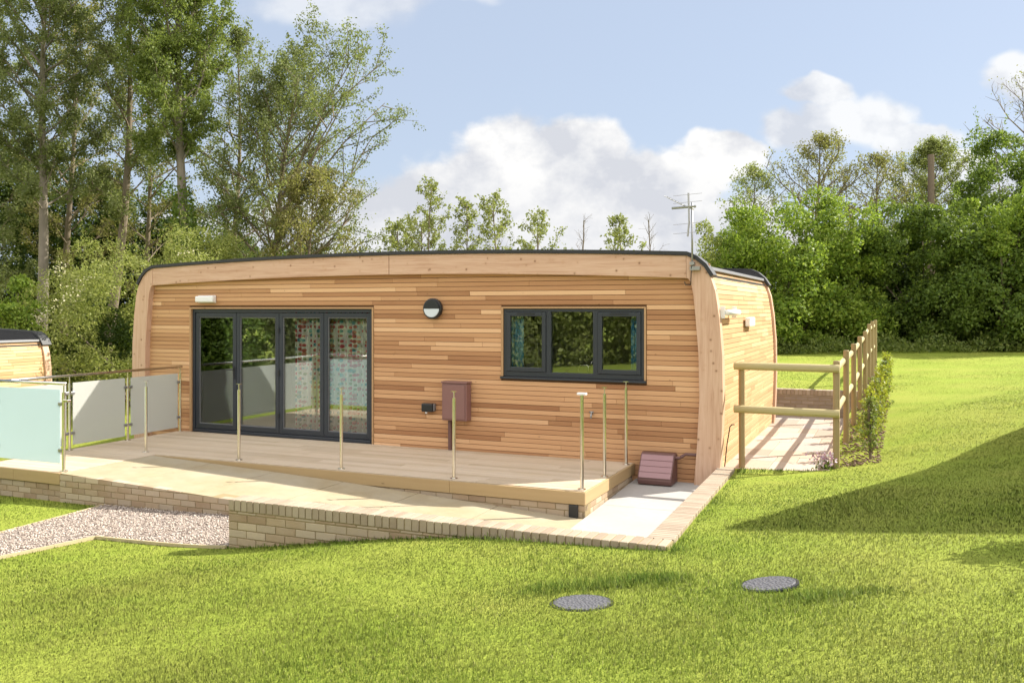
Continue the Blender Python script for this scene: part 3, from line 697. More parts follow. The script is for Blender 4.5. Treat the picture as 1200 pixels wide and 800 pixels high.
# coping run climbing from the wall corner to the lodge
E0, E1 = Vector((RW1, RWB + .218, RWZ)), Vector((-1.965, 11.93, .012))
def edge_run(bk, mo, co):
    L = (E1 - E0).length; d = (E1 - E0).normalized(); nrm = Vector((d.y, -d.x, 0)).normalized()
    def T(s, dd, z): p = E0 + d*s; q = p - nrm*dd; return (q.x, q.y, z)
    top = lambda s: E0.z + (E1.z - E0.z) * s / L
    lay_bricks(bk, mo, lambda s, d_, z: T(s, d_ + .008, z), 0, L, -.46, lambda s: top(s) - .103, depth=.1, coping=None)
    s = 0
    while s < L - .05:
        j = rnd.uniform(-.003, .003)
        co.hexa([T(s, j, top(s)-.1), T(s+.065, j, top(s+.065)-.1), T(s+.065, .215, top(s+.065)-.1), T(s, .215, top(s)-.1), T(s, j, top(s)+.003), T(s+.065, j, top(s+.065)+.003), T(s+.065, .215, top(s+.065)+.003), T(s, .215, top(s)+.003)])
        s += .075
wall_thing('edging_wall', 'low brick edging running up beside the white pad to the lodge corner', (-1.8, 9.3, 0), edge_run)
def back_wall(bk, mo, co):
    lay_bricks(bk, mo, lambda s, d, z: (s, 18.6 + d, z), -13, -.72, -.1, lambda s: .49, coping=(co, .215))
wall_thing('garden_wall', 'low brick retaining wall closing the far end of the paved side path', (-6.8, 18.7, 0), back_wall, 'brick_grey')
ko = (-.85, 15.4, 0)
ks = MB()
b = 12.06
while b < 18.5: ks.box(-.925, -.80, b, min(b + .44, 18.5), -.15, .035 + rnd.uniform(-.004, .004)); b += .45
ob = ks.build('path_kerb', M['brick_pale'], None, ko, bevel=.006); alone(ob, *ko, 'narrow pale kerb beside the side path below the fence', 'kerb')

# ------------------------------------------------------------------ ground
def rb_poly(l): return [tuple(W(*p)[:2]) for p in l]
HOLE = rb_poly([(RW0, RWB + .05), (RW1 - .05, RWB + .05), (E1.x - .06, 11.95), (-2.0, 12.05), (-.86, 12.05), (-.82, 18.7), (-13.2, 18.7), (-13.2, 17.3), (-12.35, 17.3), (-12.35, 11.7), (-11.36, 11.7), (-11.36, 8.2), (RW0, 8.2)])
def dens(poly, step):
    o = []
    for i in range(len(poly)):
        a, b = Vector(poly[i]), Vector(poly[(i+1) % len(poly)]); n = max(1, int((b-a).length/step))
        o += [tuple(a.lerp(b, k/n)) for k in range(n)]
    return o
def ground_sheet(name, pts, loop, keep_inside, dz, m, o=(0, 0)):
    vs = [Vector(p) for p in loop] + [Vector(p) for p in pts]; n = len(loop)
    v, e, f, *_ = delaunay_2d_cdt(vs, [(i, (i+1) % n) for i in range(n)], [], 0, 1e-5)
    a = np.array([tuple(p) for p in v]); f = np.array(f); c = a[f].mean(1)
    k = inside(c[:, 0], c[:, 1], loop); f = f[k if keep_inside else ~k]
    z = ground(a[:, 0], a[:, 1]) + dz
    mb = MB(); mb.v = [(x, y, h) for (x, y), h in zip(a.tolist(), z.tolist())]; mb.f = [tuple(q) for q in f.tolist()]
    ob = mb.build(name, m, smooth=True)
    for p in ob.data.polygons:
        pass
    if sum(p.normal.z for p in ob.data.polygons) < 0: ob.data.flip_normals()
    return ob
pts = []
for i in range(74):
    d = .8 * 1.062 ** i; nn = 130
    for k in range(nn): th = 2*math.pi*(k + .5*(i % 2))/nn; pts.append((d*math.sin(th), d*math.cos(th)))
for d in (100, 160, 260, 420):
    for k in range(48): th = 2*math.pi*k/48; pts.append((d*math.sin(th), d*math.cos(th)))
loop = dens(HOLE, .25); la = np.array(loop); pa = np.array(pts)
dd = np.sqrt(((pa[:, None] - la[None]) ** 2).sum(-1)).min(1)
pa = pa[(dd > .12) & ~inside(pa[:, 0], pa[:, 1], HOLE)]
lawn = ground_sheet('lawn', pa.tolist(), loop, False, 0, M['lawn']); tag(lawn, kind='structure')

GRAVEL = [tuple(W(-9.07, 8.125)[:2]), tuple(W(-5.915, 8.125)[:2]), tuple(W(-5.915, 6.72)[:2]), tuple(W(-7.62, 6.71)[:2]), (-5.2, 7.85), (-7.4, 4.6), (-9.1, 4.2), (-6.85, 7.45), (-5.52, 9.57)]
gp = [];
gx0, gy0 = np.array(GRAVEL).min(0); gx1, gy1 = np.array(GRAVEL).max(0)
for x in np.arange(gx0, gx1, .3):
    for y in np.arange(gy0, gy1, .3): gp.append((x, y))
gp = np.array(gp); gp = gp[inside(gp[:, 0], gp[:, 1], GRAVEL)]
gb = ground_sheet('gravel_bed', gp.tolist(), dens(GRAVEL, .3), True, .02, M['gravel_bed']); tag(gb, kind='structure')
# gravel stones: many small flattened lumps in one mesh
def lumps(name, P, size, m, flat=.7):
    n = len(P); t = np.array([(0,0,1),(1,0,0),(0,1,0),(-1,0,0),(0,-1,0),(0,0,-1)], float)
    fc = np.array([(0,1,2),(0,2,3),(0,3,4),(0,4,1),(5,2,1),(5,3,2),(5,4,3),(5,1,4)])
    q = nrg.normal(size=(n, 3, 3)); q, _ = np.linalg.qr(q)
    s = size[:, None, None] * nrg.uniform(.6, 1.3, (n, 1, 3)); V = (t[None] * s * nrg.uniform(.75, 1.2, (n, 6, 1))) @ q
    V[..., 2] *= flat; V += P[:, None]
    me = bpy.data.meshes.new(name); me.vertices.add(n*6); me.vertices.foreach_set('co', V.astype(np.float32).ravel())
    idx = (np.arange(n)[:, None, None]*6 + fc[None]).ravel()
    me.loops.add(len(idx)); me.loops.foreach_set('vertex_index', idx.astype(np.int32)); nf = len(idx)//3
    me.polygons.add(nf); me.polygons.foreach_set('loop_start', (np.arange(nf)*3).astype(np.int32)); me.update(); me.validate()
    me.materials.append(m); ob = bpy.data.objects.new(name, me); COL.objects.link(ob); return ob
def scatter(poly, n):
    p = np.array(poly); lo, hi = p.min(0), p.max(0); q = nrg.uniform(lo, hi, (n, 2)); return q[inside(q[:, 0], q[:, 1], poly)]
q = scatter(GRAVEL, 85000); P = np.column_stack([q, ground(q[:, 0], q[:, 1]) + .022 + nrg.uniform(0, .014, len(q))])
tag(lumps('gravel', P, nrg.uniform(.007, .0145, len(q)), M['gravel']), 'loose pinkish grey gravel in the timber edged path', 'gravel', kind='stuff')
def edging(name, label, pl):
    mb = MB(); pl = sum([[Vector(a).lerp(Vector(b), k/6) for k in range(6)] for a, b in zip(pl, pl[1:])], []) + [Vector(pl[-1])]
    x0, y0 = pl[0]; o = (x0, y0, gz(x0, y0))
    for a, b in zip(pl, pl[1:]):
        d = (b-a).normalized(); n = Vector((-d.y, d.x))*.011
        za, zb = gz(*a) + .034, gz(*b) + .034
        mb.hexa([(*(a-n), za-.2), (*(b-n), zb-.2), (*(b+n), zb-.2), (*(a+n), za-.2), (*(a-n), za), (*(b-n), zb), (*(b+n), zb), (*(a+n), za)])
    ob = mb.build(name, M['edging'], None, o, weld=True); ob.location = o; return tag(ob, label, 'edging', 'timber gravel edgings')
edging('timber_edging', 'pale timber edging on the far side of the gravel path by the left grass', [GRAVEL[8], GRAVEL[7], GRAVEL[6]][::1] if False else [GRAVEL[0], GRAVEL[8], GRAVEL[7], GRAVEL[6]])
edging('timber_edging', 'pale timber edging between the gravel and the front lawn', [GRAVEL[2], GRAVEL[3], GRAVEL[4], GRAVEL[5]])

# mulch bed under the hedge
BED = rb_poly([(-.78, 12.2), (-.2, 12.35), (-.15, 26), (-.78, 26)])
q = scatter(BED, 30000); P = np.column_stack([q, ground(q[:, 0], q[:, 1]) + .012 + nrg.uniform(0, .02, len(q))])
tag(lumps('bark_mulch', P, nrg.uniform(.012, .030, len(q)), M['mulch'], .45), 'brown bark mulch under the young hedge', 'mulch', kind='stuff')

# access covers in the lawn
covers = []
for px, py, ra, lab in ((682, 707, .175, 'round grey access cover in the lawn nearer the brick wall'), (901, 687, .165, 'tilted grey access cover in the lawn farther to the right')):
    x, y = hit(px, py); z = gz(x, y); covers.append((x, y))
    t = thing('access_cover', lab, 'cover', x, y, z, 'access covers in the lawn', world=True)
    e = .05; gx, gy = (gz(x+e, y)-gz(x-e, y))/(2*e), (gz(x, y+e)-gz(x, y-e))/(2*e)
    t.rotation_euler = (math.atan(gy), -math.atan(gx) - (.07 if px > 800 else 0), 0); t.location.z -= (.002 if px > 800 else .014)
    MB().cyl((0, 0), -.05, .022, ra, 40).build('cover_plate', M['grate'], t, bevel=.004)
    rim = MB(); n = 40
    for k in range(n):
        a0, a1 = 2*math.pi*k/n, 2*math.pi*(k+1)/n
        c = lambda a, r_, z_: (r_*math.cos(a), r_*math.sin(a), z_)
        rim.hexa([c(a0, ra+.003, -.05), c(a1, ra+.003, -.05), c(a1, ra+.02, -.05), c(a0, ra+.02, -.05), c(a0, ra+.003, .016), c(a1, ra+.003, .016), c(a1, ra+.02, .016), c(a0, ra+.02, .016)])
    rim.build('rim', M['black'], t, weld=True)

# ------------------------------------------------------------------ grass
N = 1150000
d = 3.0 * (42 / 3.0) ** nrg.uniform(0, 1, N); th = nrg.uniform(-.85, .85, N)
X, Y = d*np.sin(th), d*np.cos(th)
LEFTL = [tuple((nb.matrix_world if False else Matrix.Translation(nb.location) @ Matrix.Rotation(ANG, 4, 'Z')) @ Vector(p))[:2] for p in ((-5.2, -.1, 0), (5.2, -.1, 0), (5.2, 5.6, 0), (-5.2, 5.6, 0))]
HOLE2 = rb_poly([(RW0, RWB - .01), (RW1 + .02, RWB - .01), (E1.x + .03, 11.95), (-1.95, 12.10), (-.86, 12.10), (-.76, 18.85), (-13.2, 18.85), (-13.2, 17.3), (-12.4, 17.3), (-12.4, 11.7), (-11.42, 11.7), (-11.42, 8.1), (RW0, 8.1)])
BED2 = rb_poly([(-.80, 12.3), (-.25, 12.45), (-.2, 26), (-.80, 26)])
ok = ~inside(X, Y, HOLE2) & ~inside(X, Y, GRAVEL) & ~inside(X, Y, BED2) & ~inside(X, Y, LEFTL)
for cx, cy in covers: ok &= (X-cx)**2 + (Y-cy)**2 > .158**2
X, Y, d = X[ok], Y[ok], d[ok]; n = len(X)
pn = np.sin(X*1.7+.6*np.sin(Y*2.1))*np.sin(Y*1.3+1.1*np.sin(X*.9)) + .6*np.sin(X*4.1+2)*np.sin(Y*3.7+X)
hgt = nrg.uniform(.012, .030, n) * (1 + .30*pn) * np.where(nrg.uniform(0, 1, n) < .012, 1.9, 1.0)
def near(ax, ay, bx, by, wd):
    vx, vy = bx-ax, by-ay; u = np.clip(((X-ax)*vx+(Y-ay)*vy)/(vx*vx+vy*vy), 0, 1)
    return np.exp(-(((X-ax-u*vx)**2+(Y-ay-u*vy)**2)/wd**2))
long_ = 0
for (a, b), wd, k in (((( 640, 694), (780, 680)), .15, 1.3), (((940, 703), (1030, 694)), .12, .9), (((870, 684), (930, 680)), .1, .5)):
    p, q_ = hit(*a), hit(*b); long_ = long_ + k*near(*p, *q_, wd)
for a, b, wd, k in (((RW0, RWB-.03), (RW1, RWB-.03), .12, .9), ((-1.95, 11.75), (-.9, 12.1), .16, 1.3), ((DX0-.5, 8.05), (-9.2, 8.05), .15, .7), ((RW1+.05, RWB), (E1.x+.1, 11.9), .08, .6)):
    p, q_ = W(*a), W(*b); long_ = long_ + k*near(p.x, p.y, q_.x, q_.y, wd)
hgt *= 1 + long_ * nrg.uniform(.5, 1.4, n); hgt *= 1 - np.clip((d-6)/30, 0, .4)
wd = .00135 * np.maximum(1, d/4) ** .8 * nrg.uniform(.7, 1.4, n)
az = nrg.uniform(0, 2*math.pi, n); dirs = np.stack([np.cos(az), np.sin(az), np.zeros(n)], 1); side = np.stack([-np.sin(az), np.cos(az), np.zeros(n)], 1)
lean = nrg.uniform(.1, .75, n)[:, None]
up = np.array([0, 0, 1.0])
P0 = np.column_stack([X, Y, ground(X, Y) - .004])
Pm = P0 + (up + dirs*lean*.35) * hgt[:, None] * .55; Pt = P0 + (up*(1-.25*lean) + dirs*lean) * hgt[:, None]
V = np.stack([P0 - side*wd[:, None], P0 + side*wd[:, None], Pm - side*wd[:, None]*.85, Pm + side*wd[:, None]*.85, Pt - side*wd[:, None]*.15, Pt + side*wd[:, None]*.15], 1)
gr = quads_mesh('grass', V, M['grass'], per=6)
at_ = gr.data.attributes.new('lush', 'FLOAT', 'POINT'); at_.data.foreach_set('value', np.repeat(np.clip(long_, 0, 1)*nrg.uniform(.3, 1, n), 6).astype(np.float32))
tag(gr, 'bright short mown grass with a few longer tufts', 'grass', kind='stuff')

# ------------------------------------------------------------------ balustrades and steel posts
def post_parts(t, o, h=.95, stub=True, cap=False):
    r, b, z = o
    MB().cyl((r, b), z, z + .010, .048, 24).build('base_flange', M['steel'], t, o, smooth=False, bevel=.002)
    MB().cyl((r, b), z + .010, z + h, .0212, 20).build('shaft', M['steel'], t, o, smooth=False)
    if stub:
        MB().cyl((r, b), z + h, z + h + .075, .007, 10).box(r - .035, r + .035, b - .014, b + .014, z + h + .075, z + h + .083).build('saddle', M['steel'], t, o)
    if cap: MB().box(r - .055, r + .055, b - .028, b + .028, z + h + .001, z + h + .026).build('cap', M['white'], t, o, bevel=.003)
ps = [(at_b(171, 9.80), 9.80, .96, 'steel post at the head of the ramp left of the bifold door'),
      (at_b(280, 9.80), 9.80, .98, 'steel post in front of the second bifold leaf'),
      (at_b(400, 9.80), 9.80, .98, 'steel post in front of the rightmost bifold leaf'),
      (at_b(532, 9.80), 9.80, 1.0, 'steel post in front of the brown meter box'),
      (at_b(682, 9.80), 9.80, 1.10, 'steel post with a white cap at the front corner of the deck'),
      (-3.37, 10.66, 1.04, 'steel post midway along the short end of the deck'),
      (-3.37, 11.62, 1.04, 'steel post nearest the brown waste cover, against the wall')]
for i, (r, b, h, lab) in enumerate(ps):
    t = thing('steel_post', lab, 'post', r, b, 0, 'bare steel posts round the deck'); post_parts(t, (r, b, 0), h, i != 4, i == 4)
sb = thing('glass_balustrade', 'balustrade of clear grey frosted panels closing the left end of the deck', 'balustrade', -11.3, 10, 0)
o = (-11.3, 10, 0); pb = [11.70, 10.57, 9.48, 8.28]
for k, b in enumerate(pb):
    MB().cyl((-11.3, b), 0, 1.0, .0212, 20).cyl((-11.3, b), 0, .01, .048, 24).cyl((-11.3, b), 1.0, 1.09, .008, 10).build('post', M['steel'], sb, o)
MB().tube([(-11.3, 11.74, 1.11), (-11.3, 5.4, 1.11)], .0212, 16).build('handrail', M['steel'], sb, o, smooth=True)
for a, b in zip(pb, pb[1:]):
    MB().box(-11.306, -11.294, b + .06, a - .06, .075, 1.0).build('glass_panel', M['frost_grey'], sb, o, bevel=.002)
    for zz in (.25, .85):
        for y0, y1 in ((b + .018, b + .085), (a - .085, a - .018)): MB().box(-11.32, -11.28, y0, y1, zz-.022, zz+.022).build('clamp', M['galv'], sb, o, bevel=.006)
fb_ = thing('glass_balustrade', 'sunlit pale cyan frosted glass balustrade at the left edge of the photo', 'balustrade', -10.6, 8.22, 0)
o = (-10.6, 8.22, 0)
for r in (-9.90, -11.18):
    MB().cyl((r, 8.22), 0, 1.02, .0212, 20).cyl((r, 8.22), 0, .012, .05, 24).cyl((r, 8.22), 1.02, 1.115, .008, 10).build('post', M['steel'], fb_, o)
MB().tube([(-9.86, 8.22, 1.135), (-11.28, 8.22, 1.135)], .0212, 16).build('handrail', M['steel'], fb_, o, smooth=True)
MB().box(-11.12, -9.965, 8.214, 8.226, .10, 1.055).build('glass_panel', M['frost'], fb_, o, bevel=.002)
for zz in (.27, .87):
    for x0, x1 in ((-9.985, -9.92), (-11.165, -11.1)): MB().box(x0, x1, 8.20, 8.24, zz-.022, zz+.022).build('clamp', M['galv'], fb_, o, bevel=.006)
MB().box(-9.885, -9.80, 8.19, 8.25, .90, .93).build('bracket', M['steel'], fb_, o, bevel=.004)

# ------------------------------------------------------------------ post and rail fence
def rail(mb, a, b, z0, z1, h=.10, w=.05):        # half round rail: flat back, rounded front
    a, b = Vector(a), Vector(b); d = (b-a).normalized(); n = Vector((d.y, -d.x)); prof = [(-.5, 0)] + [(.5*math.sin(math.radians(q)), .95*math.cos(math.radians(q))) for q in (-80, -50, -20, 20, 50, 80)] + [(.5, 0)]
    i = len(mb.v); k = len(prof)
    for p, zz in ((a, z0), (b, z1)):
        for hz, dp in prof: q = p + n*dp*w; mb.v.append((q.x, q.y, zz + hz*h))
    mb.f += [tuple(range(i, i+k))[::-1], tuple(range(i+k, i+2*k))] + [(i+j, i+(j+1) % k, i+k+(j+1) % k, i+k+j) for j in range(k)]
def fpost(r, b, h, t, o, w=.042):
    x, y, _ = W(r, b); g = gz(x, y); mb = MB()
    tw = rnd.uniform(-.006, .006)
    mb.tube([(r, b, g - .4), (r + tw, b + tw, g + h - .012), (r + tw, b + tw, g + h)], [w, w, w - .008], 10)
    mb.build('post', M['fence_post'], t, o, smooth=False); return g + h
f1 = thing('wooden_fence', 'short two rail fence across the side path beside the lodge', 'fence', -1.33, 12.23, 0); o = (-1.33, 12.23, 0)
fpost(-1.93, 12.23, 1.42, f1, o); fpost(-.735, 12.23, 1.40, f1, o)
for z in (.515 + .82, .515 + .24):
    mb = MB(); rail(mb, (-2.03, 12.19), (-.69, 12.19), z, z - .006, .105, .06); mb.build('rail', M['fence_rail'], f1, o, bevel=.004)
f2 = thing('wooden_fence', 'long two rail fence of round posts running away behind the young hedge', 'fence', -.66, 18, 0); o = (-.66, 18, 0)
prev = None
for k in range(8):
    b = 12.23 + 1.97*k; r = -.735 + .025*k
    zt = fpost(r, b, 1.40, f2, o) if k else gz(*W(r, b)[:2]) + 1.40
    if prev:
        for dz in (.16, .72):
            mb = MB(); rail(mb, (prev[0]-.045, prev[1] + (.06 if k == 1 else .004)), (r-.045, b-.004), prev[2]-dz, zt-dz, .10, .045); mb.build('rail', M['fence_rail_b'], f2, o)
    prev = (r, b, zt)

# ------------------------------------------------------------------ vegetation
def leaf_quads(P, A, Nn, L, Wd):
    S = unit(np.cross(A, Nn)); L = L[:, None]; Wd = Wd[:, None]
    return np.stack([P, P + A*L*.45 + S*Wd*.5, P + A*L, P + A*L*.45 - S*Wd*.5], 1)
def rdir(n): return unit(nrg.normal(size=(n, 3)))
LEAF = {}
def leafmat(key):
    if key not in LEAF:
        cs = dict(poplar=((.115,.145,.05),(.175,.205,.08),(.26,.28,.12)), fresh=((.10,.15,.035),(.165,.215,.05),(.25,.29,.085)), willow=((.156,.195,.046),(.260,.293,.072),(.390,.403,.130)),
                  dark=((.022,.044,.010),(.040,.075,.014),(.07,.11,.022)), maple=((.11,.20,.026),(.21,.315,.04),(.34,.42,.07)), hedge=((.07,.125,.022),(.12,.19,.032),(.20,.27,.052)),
 olive=((.143,.137,.052),(.221,.202,.072),(.299,.260,.104)), yellow=((.221,.273,.019),(.351,.390,.033),(.460,.460,.072)), pale=((.169,.208,.065),(.260,.293,.091),(.364,.377,.143)))[key]
        LEAF[key] = mat('leaves ' + key, m_leaf(*cs))
    return LEAF[key]
def skeleton_tree(name, label, x, y, H, R, r0, leaf, seed, lean=(0, 0), base=.25, up=.9, nprim=34, nsec=7, ntw=5, nleaf=14, lsize=.085, bark='bark', shape=None, group=None, ivy=0, jit=.16, cat='tree', zb=None, twig=1.0, side=None):
    g = random.Random(seed); z0 = gz(x, y) if zb is None else zb
    t = thing(name, label, cat, x, y, z0, group, world=True)
    wood = MB(); tips = []
    n = 14; px_, py_ = 0.0, 0.0; tp = []; wob = g.uniform(0, 6)
    for i in range(n):
        f = i/(n-1)
        tp.append(Vector((lean[0]*f*H + .12*math.sin(f*5+wob)*H*.11, lean[1]*f*H + .1*math.cos(f*4+wob)*H*.05, f*H*.96 - .3*(i == 0))))
    rad = [max(.018, r0*(1-.93*(i/(n-1))**.85)) for i in range(n)]
    wood.tube(tp, rad, 10)
    shape = shape or (lambda f: math.sin(math.pi*min(1, .12 + f*.9))**.8)
    ga = g.uniform(0, 6)
    for i in range(nprim):
        f = base + (1-base)*(i + g.random())/nprim; f = min(f, .985)
        k = f*(n-1); p = tp[int(k)].lerp(tp[min(int(k)+1, n-1)], k-int(k)); rr = np.interp(f, np.linspace(0, 1, n), rad)
        az = ga + i*2.4 + g.uniform(-.4, .4)
        ln = R*shape((f-base)/(1-base))*g.uniform(.65, 1.1)
        if side is not None: ln *= 1 + .35*math.cos(az-side)
        ln = max(ln, .25*twig)
        el = up*(.55 + .5*f)*g.uniform(.8, 1.15)
        dv = Vector((math.cos(az)*math.cos(el), math.sin(az)*math.cos(el), math.sin(el)))
        pts_ = [p]
        for s in range(5):
            dv = (dv + Vector((g.gauss(0, .10), g.gauss(0, .10), g.gauss(.05, .08)))).normalized(); pts_.append(pts_[-1] + dv*ln/5)
        br = min(rr*.6, .012 + ln*.014)
        wood.tube(pts_, [br*(1-.8*s/5) for s in range(6)], 5, cap=False)
        for j in range(nsec):
            u = .22 + .78*(j + g.random())/nsec; k2 = u*5; q = pts_[int(min(k2, 4.99))].lerp(pts_[min(int(k2)+1, 5)], k2-int(k2))
            d2 = (dv*.75 + Vector((g.gauss(0, .55), g.gauss(0, .55), g.gauss(.1, .4)))).normalized(); l2 = ln*g.uniform(.22, .42)*(1.15-.5*u) + .15*twig
            e2 = q + d2*l2*.5; e3 = e2 + (d2 + Vector((g.gauss(0, .2), g.gauss(0, .2), g.gauss(0.05, .2)))).normalized()*l2*.5
            wood.tube([q, e2, e3], [br*.4, br*.28, .004], 4, cap=False)
            for m in range(ntw):
                w_ = .25 + .75*(m + g.random())/ntw; s0 = q.lerp(e2, w_*2) if w_ < .5 else e2.lerp(e3, w_*2-1)
                d3 = (d2*.6 + Vector((g.gauss(0, .6), g.gauss(0, .6), g.gauss(.05, .5)))).normalized(); tips.append((*s0, *(s0 + d3*g.uniform(.18, .5)*twig*min(1, .4+l2))))
    wood.build('trunk', M[bark], t, smooth=True)
    if nleaf:
        tp_ = np.array(tips); k = np.repeat(np.arange(len(tp_)), nleaf); u = nrg.uniform(.1, 1.1, len(k))[:, None]
        P = tp_[k, :3]*(1-u) + tp_[k, 3:]*u + nrg.normal(0, jit*.5, (len(k), 3))
        Nn = unit(rdir(len(k)) + np.array([0, 0, .6])); A = unit(rdir(len(k)) + np.array([0, 0, -.25])); s = lsize*nrg.uniform(.6, 1.3, len(k))
        quads_mesh('crown', leaf_quads(P, A, Nn, s, s*.62), leafmat(leaf), t)
    if ivy:
        m = int(ivy*1900); f = ivy/H*(1 - np.sqrt(nrg.uniform(0, 1, m))); a = nrg.uniform(0, 2*math.pi, m)
        tpx = np.array([tuple(p) for p in tp]); c = np.stack([np.interp(f, np.linspace(0, 1, n), tpx[:, q_]) for q_ in range(3)], 1)
        rr = (r0 + .5*np.sqrt(nrg.uniform(.05, 1, m))*(1 - .8*f*H/ivy)*(.65 + .5*np.sin(a*2 + f*H*2.3 + seed)*np.sin(f*H*3.1 + a)))[:, None]; o_ = np.stack([np.cos(a), np.sin(a), np.zeros(m)], 1)
        P = c + o_*rr; Nn = unit(o_ + .6*rdir(m)); A = unit(rdir(m) + np.array([0, 0, -.8])); s = .09*nrg.uniform(.6, 1.3, m)
        quads_mesh('ivy', leaf_quads(P, A, Nn, s, s*.9), leafmat('hedge'), t)
    return t
def clump_shrub(name, label, x, y, H, rx, ry, leaf, seed, nclump=70, per=420, lsize=.09, cr=.55, low=.02, group=None, cat='shrub', shoots=0, bark='bark', flower=None, zb=None, top=.5, elong=.62):
    g = np.random.default_rng(seed); z0 = gz(x, y) if zb is None else zb
    t = thing(name, label, cat, x, y, z0, group, world=True)
    u = g.normal(size=(nclump, 3)); u = unit(u); f = g.uniform(.55, 1.0, nclump)[:, None]
    hz = low + (1-low)*((u[:, 2]*f[:, 0] + 1)/2)
    kq = int(nclump*.22) if low < .3 else 0; hz[:kq] = g.uniform(.02, .3, kq)
    prof = np.sqrt(np.clip(1-((hz-.38)/.66)**2, .05, 1))
    lob = 1 + .22*np.sin(3*np.arctan2(u[:, 1], u[:, 0]) + seed) + .12*np.sin(5*np.arctan2(u[:, 1], u[:, 0]) + 2*seed)
    a = np.arctan2(u[:, 1], u[:, 0]); rr = np.sqrt(g.uniform(.25, 1, nclump))
    C = np.stack([np.cos(a)*rx*prof*rr*lob, np.sin(a)*ry*prof*rr*lob, hz*(H - cr*.8)*(1 + .10*np.sin(a*2 + seed*1.7))], 1)
    R = cr*g.uniform(.6, 1.3, nclump)
    n = nclump*per; k = np.repeat(np.arange(nclump), per)
    dv = unit(g.normal(size=(n, 3)) + np.array([0, 0, .35])); rad = g.uniform(.25, 1, n)**.5
    P = C[k] + dv*(R[k]*rad)[:, None]*np.array([1, 1, .8]); P[:, 2] = np.maximum(P[:, 2], .03)
    out = unit(C*np.array([1, 1, .4]) + np.array([0, 0, .3]))[k]
    Nn = unit(dv*.7 + out*.5 + .8*unit(g.normal(size=(n, 3)))); A = unit(out*.5 + unit(g.normal(size=(n, 3))) + np.array([0, 0, -.25]))
    s = lsize*g.uniform(.55, 1.35, n)
    V = leaf_quads(P, A, Nn, s, s*elong)
    if shoots:
        m = shoots; kk = g.integers(0, nclump, m); dirn = unit(out[kk*per]*.6 + np.array([0, 0, .8]) + .35*g.normal(size=(m, 3))); ln = g.uniform(.4, 1.1, m)*cr*1.4
        per2 = 26; q = np.repeat(np.arange(m), per2); w = g.uniform(.1, 1, m*per2)
        P2 = C[kk][q] + dirn[q]*(R[kk][q]*.7 + ln[q]*w)[:, None] + g.normal(0, .03, (m*per2, 3)); P2[:, 2] = np.maximum(P2[:, 2], .03)
        A2 = unit(dirn[q]*.8 + .8*unit(g.normal(size=(m*per2, 3)))); N2 = unit(g.normal(size=(m*per2, 3)) + np.array([0, 0, .5])); s2 = lsize*(1.1-.5*w)*g.uniform(.7, 1.2, m*per2)
        V = np.concatenate([V, leaf_quads(P2, A2, N2, s2, s2*elong*.8)])
    wood = MB(); gr_ = random.Random(seed)
    for i in range(7):
        c = C[gr_.randrange(nclump)]; wood.tube([(gr_.gauss(0, .15), gr_.gauss(0, .15), -.2), (c[0]*.4, c[1]*.4, c[2]*.5), tuple(c)], [.05, .035, .012], 6)
    wood.build('trunk', M[bark], t, smooth=True)
    quads_mesh('crown', V, leafmat(leaf), t)
    if flower:
        m = flower; cand = np.where((C[:, 1] < 0) & (C[:, 2] > H*.35))[0]; kk = g.choice(cand, 9); q = kk[g.integers(0, 9, m)]
        P = C[q] + out[q*per]*(R[q]*.9)[:, None] + np.array([0, -.12, 0]) + g.normal(0, .13, (m, 3)); s = .05*g.uniform(.6, 1.3, m)
        quads_mesh('blossom', leaf_quads(P, rdir(m), rdir(m), s, s), M['blossom'], t)
    return t
M['blossom'] = mat('cream blossom', m_isl([(0, (.38, .36, .20)), (1, (.58, .55, .38))], .8, 20, .1))
def X_(px, y): return (px - 600) / F * y

pop = lambda f: (.55 + .45*math.sin(math.pi*min(1, f*1.05)))*(1 - f**4*.75)
skeleton_tree('tall_tree', 'tall grey green tree with bare pale leaning trunk at the far left', X_(36, 30), 30, 17.5, 3.2, .24, 'poplar', 1, lean=(.055, 0), base=.36, up=.75, nprim=44, nsec=8, ntw=5, nleaf=46, lsize=.086, bark='bark_pale', shape=pop)
skeleton_tree('tall_tree', 'tall slim dark stemmed tree with thin see-through crown left of the ivy clad tree', X_(122, 31), 31, 17, 2.4, .22, 'poplar', 2, lean=(.075, 0), base=.33, up=.8, nprim=34, nsec=7, ntw=4, nleaf=40, lsize=.085, shape=pop)
skeleton_tree('tall_tree', 'tall bright green tree with ivy clad lower trunk behind the left end of the lodge', X_(213, 29), 29, 17, 3.1, .24, 'fresh', 3, lean=(.012, 0), base=.40, up=1.05, nprim=52, nsec=8, ntw=5, nleaf=44, lsize=.09, bark='bark_pale', shape=pop, ivy=7.0)
skeleton_tree('spreading_tree', 'spreading grey green tree leaning out over the lodge roof with ivy on its stem', X_(312, 30), 30, 9.9, 4.5, .2, 'poplar', 4, lean=(.10, 0), base=.16, up=.95, nprim=46, nsec=8, ntw=5, nleaf=30, lsize=.082, shape=lambda f: (.8+.2*math.sin(math.pi*f))*(1-f**4*.55), ivy=4.6, side=0.2)
skeleton_tree('spreading_tree', 'lower twiggy tree with thin yellowish leaves under the spreading tree', X_(355, 28), 28, 6.2, 1.9, .1, 'olive', 5, lean=(.04, 0), base=.25, up=.8, nprim=26, nsec=7, ntw=4, nleaf=20, lsize=.085)
skeleton_tree('spreading_tree', 'thin leaved tree filling the gap between the slim tree and the ivy clad tree', X_(170, 36), 36, 14, 3.0, .16, 'olive', 6, base=.2, up=.7, nprim=30, nsec=6, ntw=4, nleaf=22, lsize=.09)
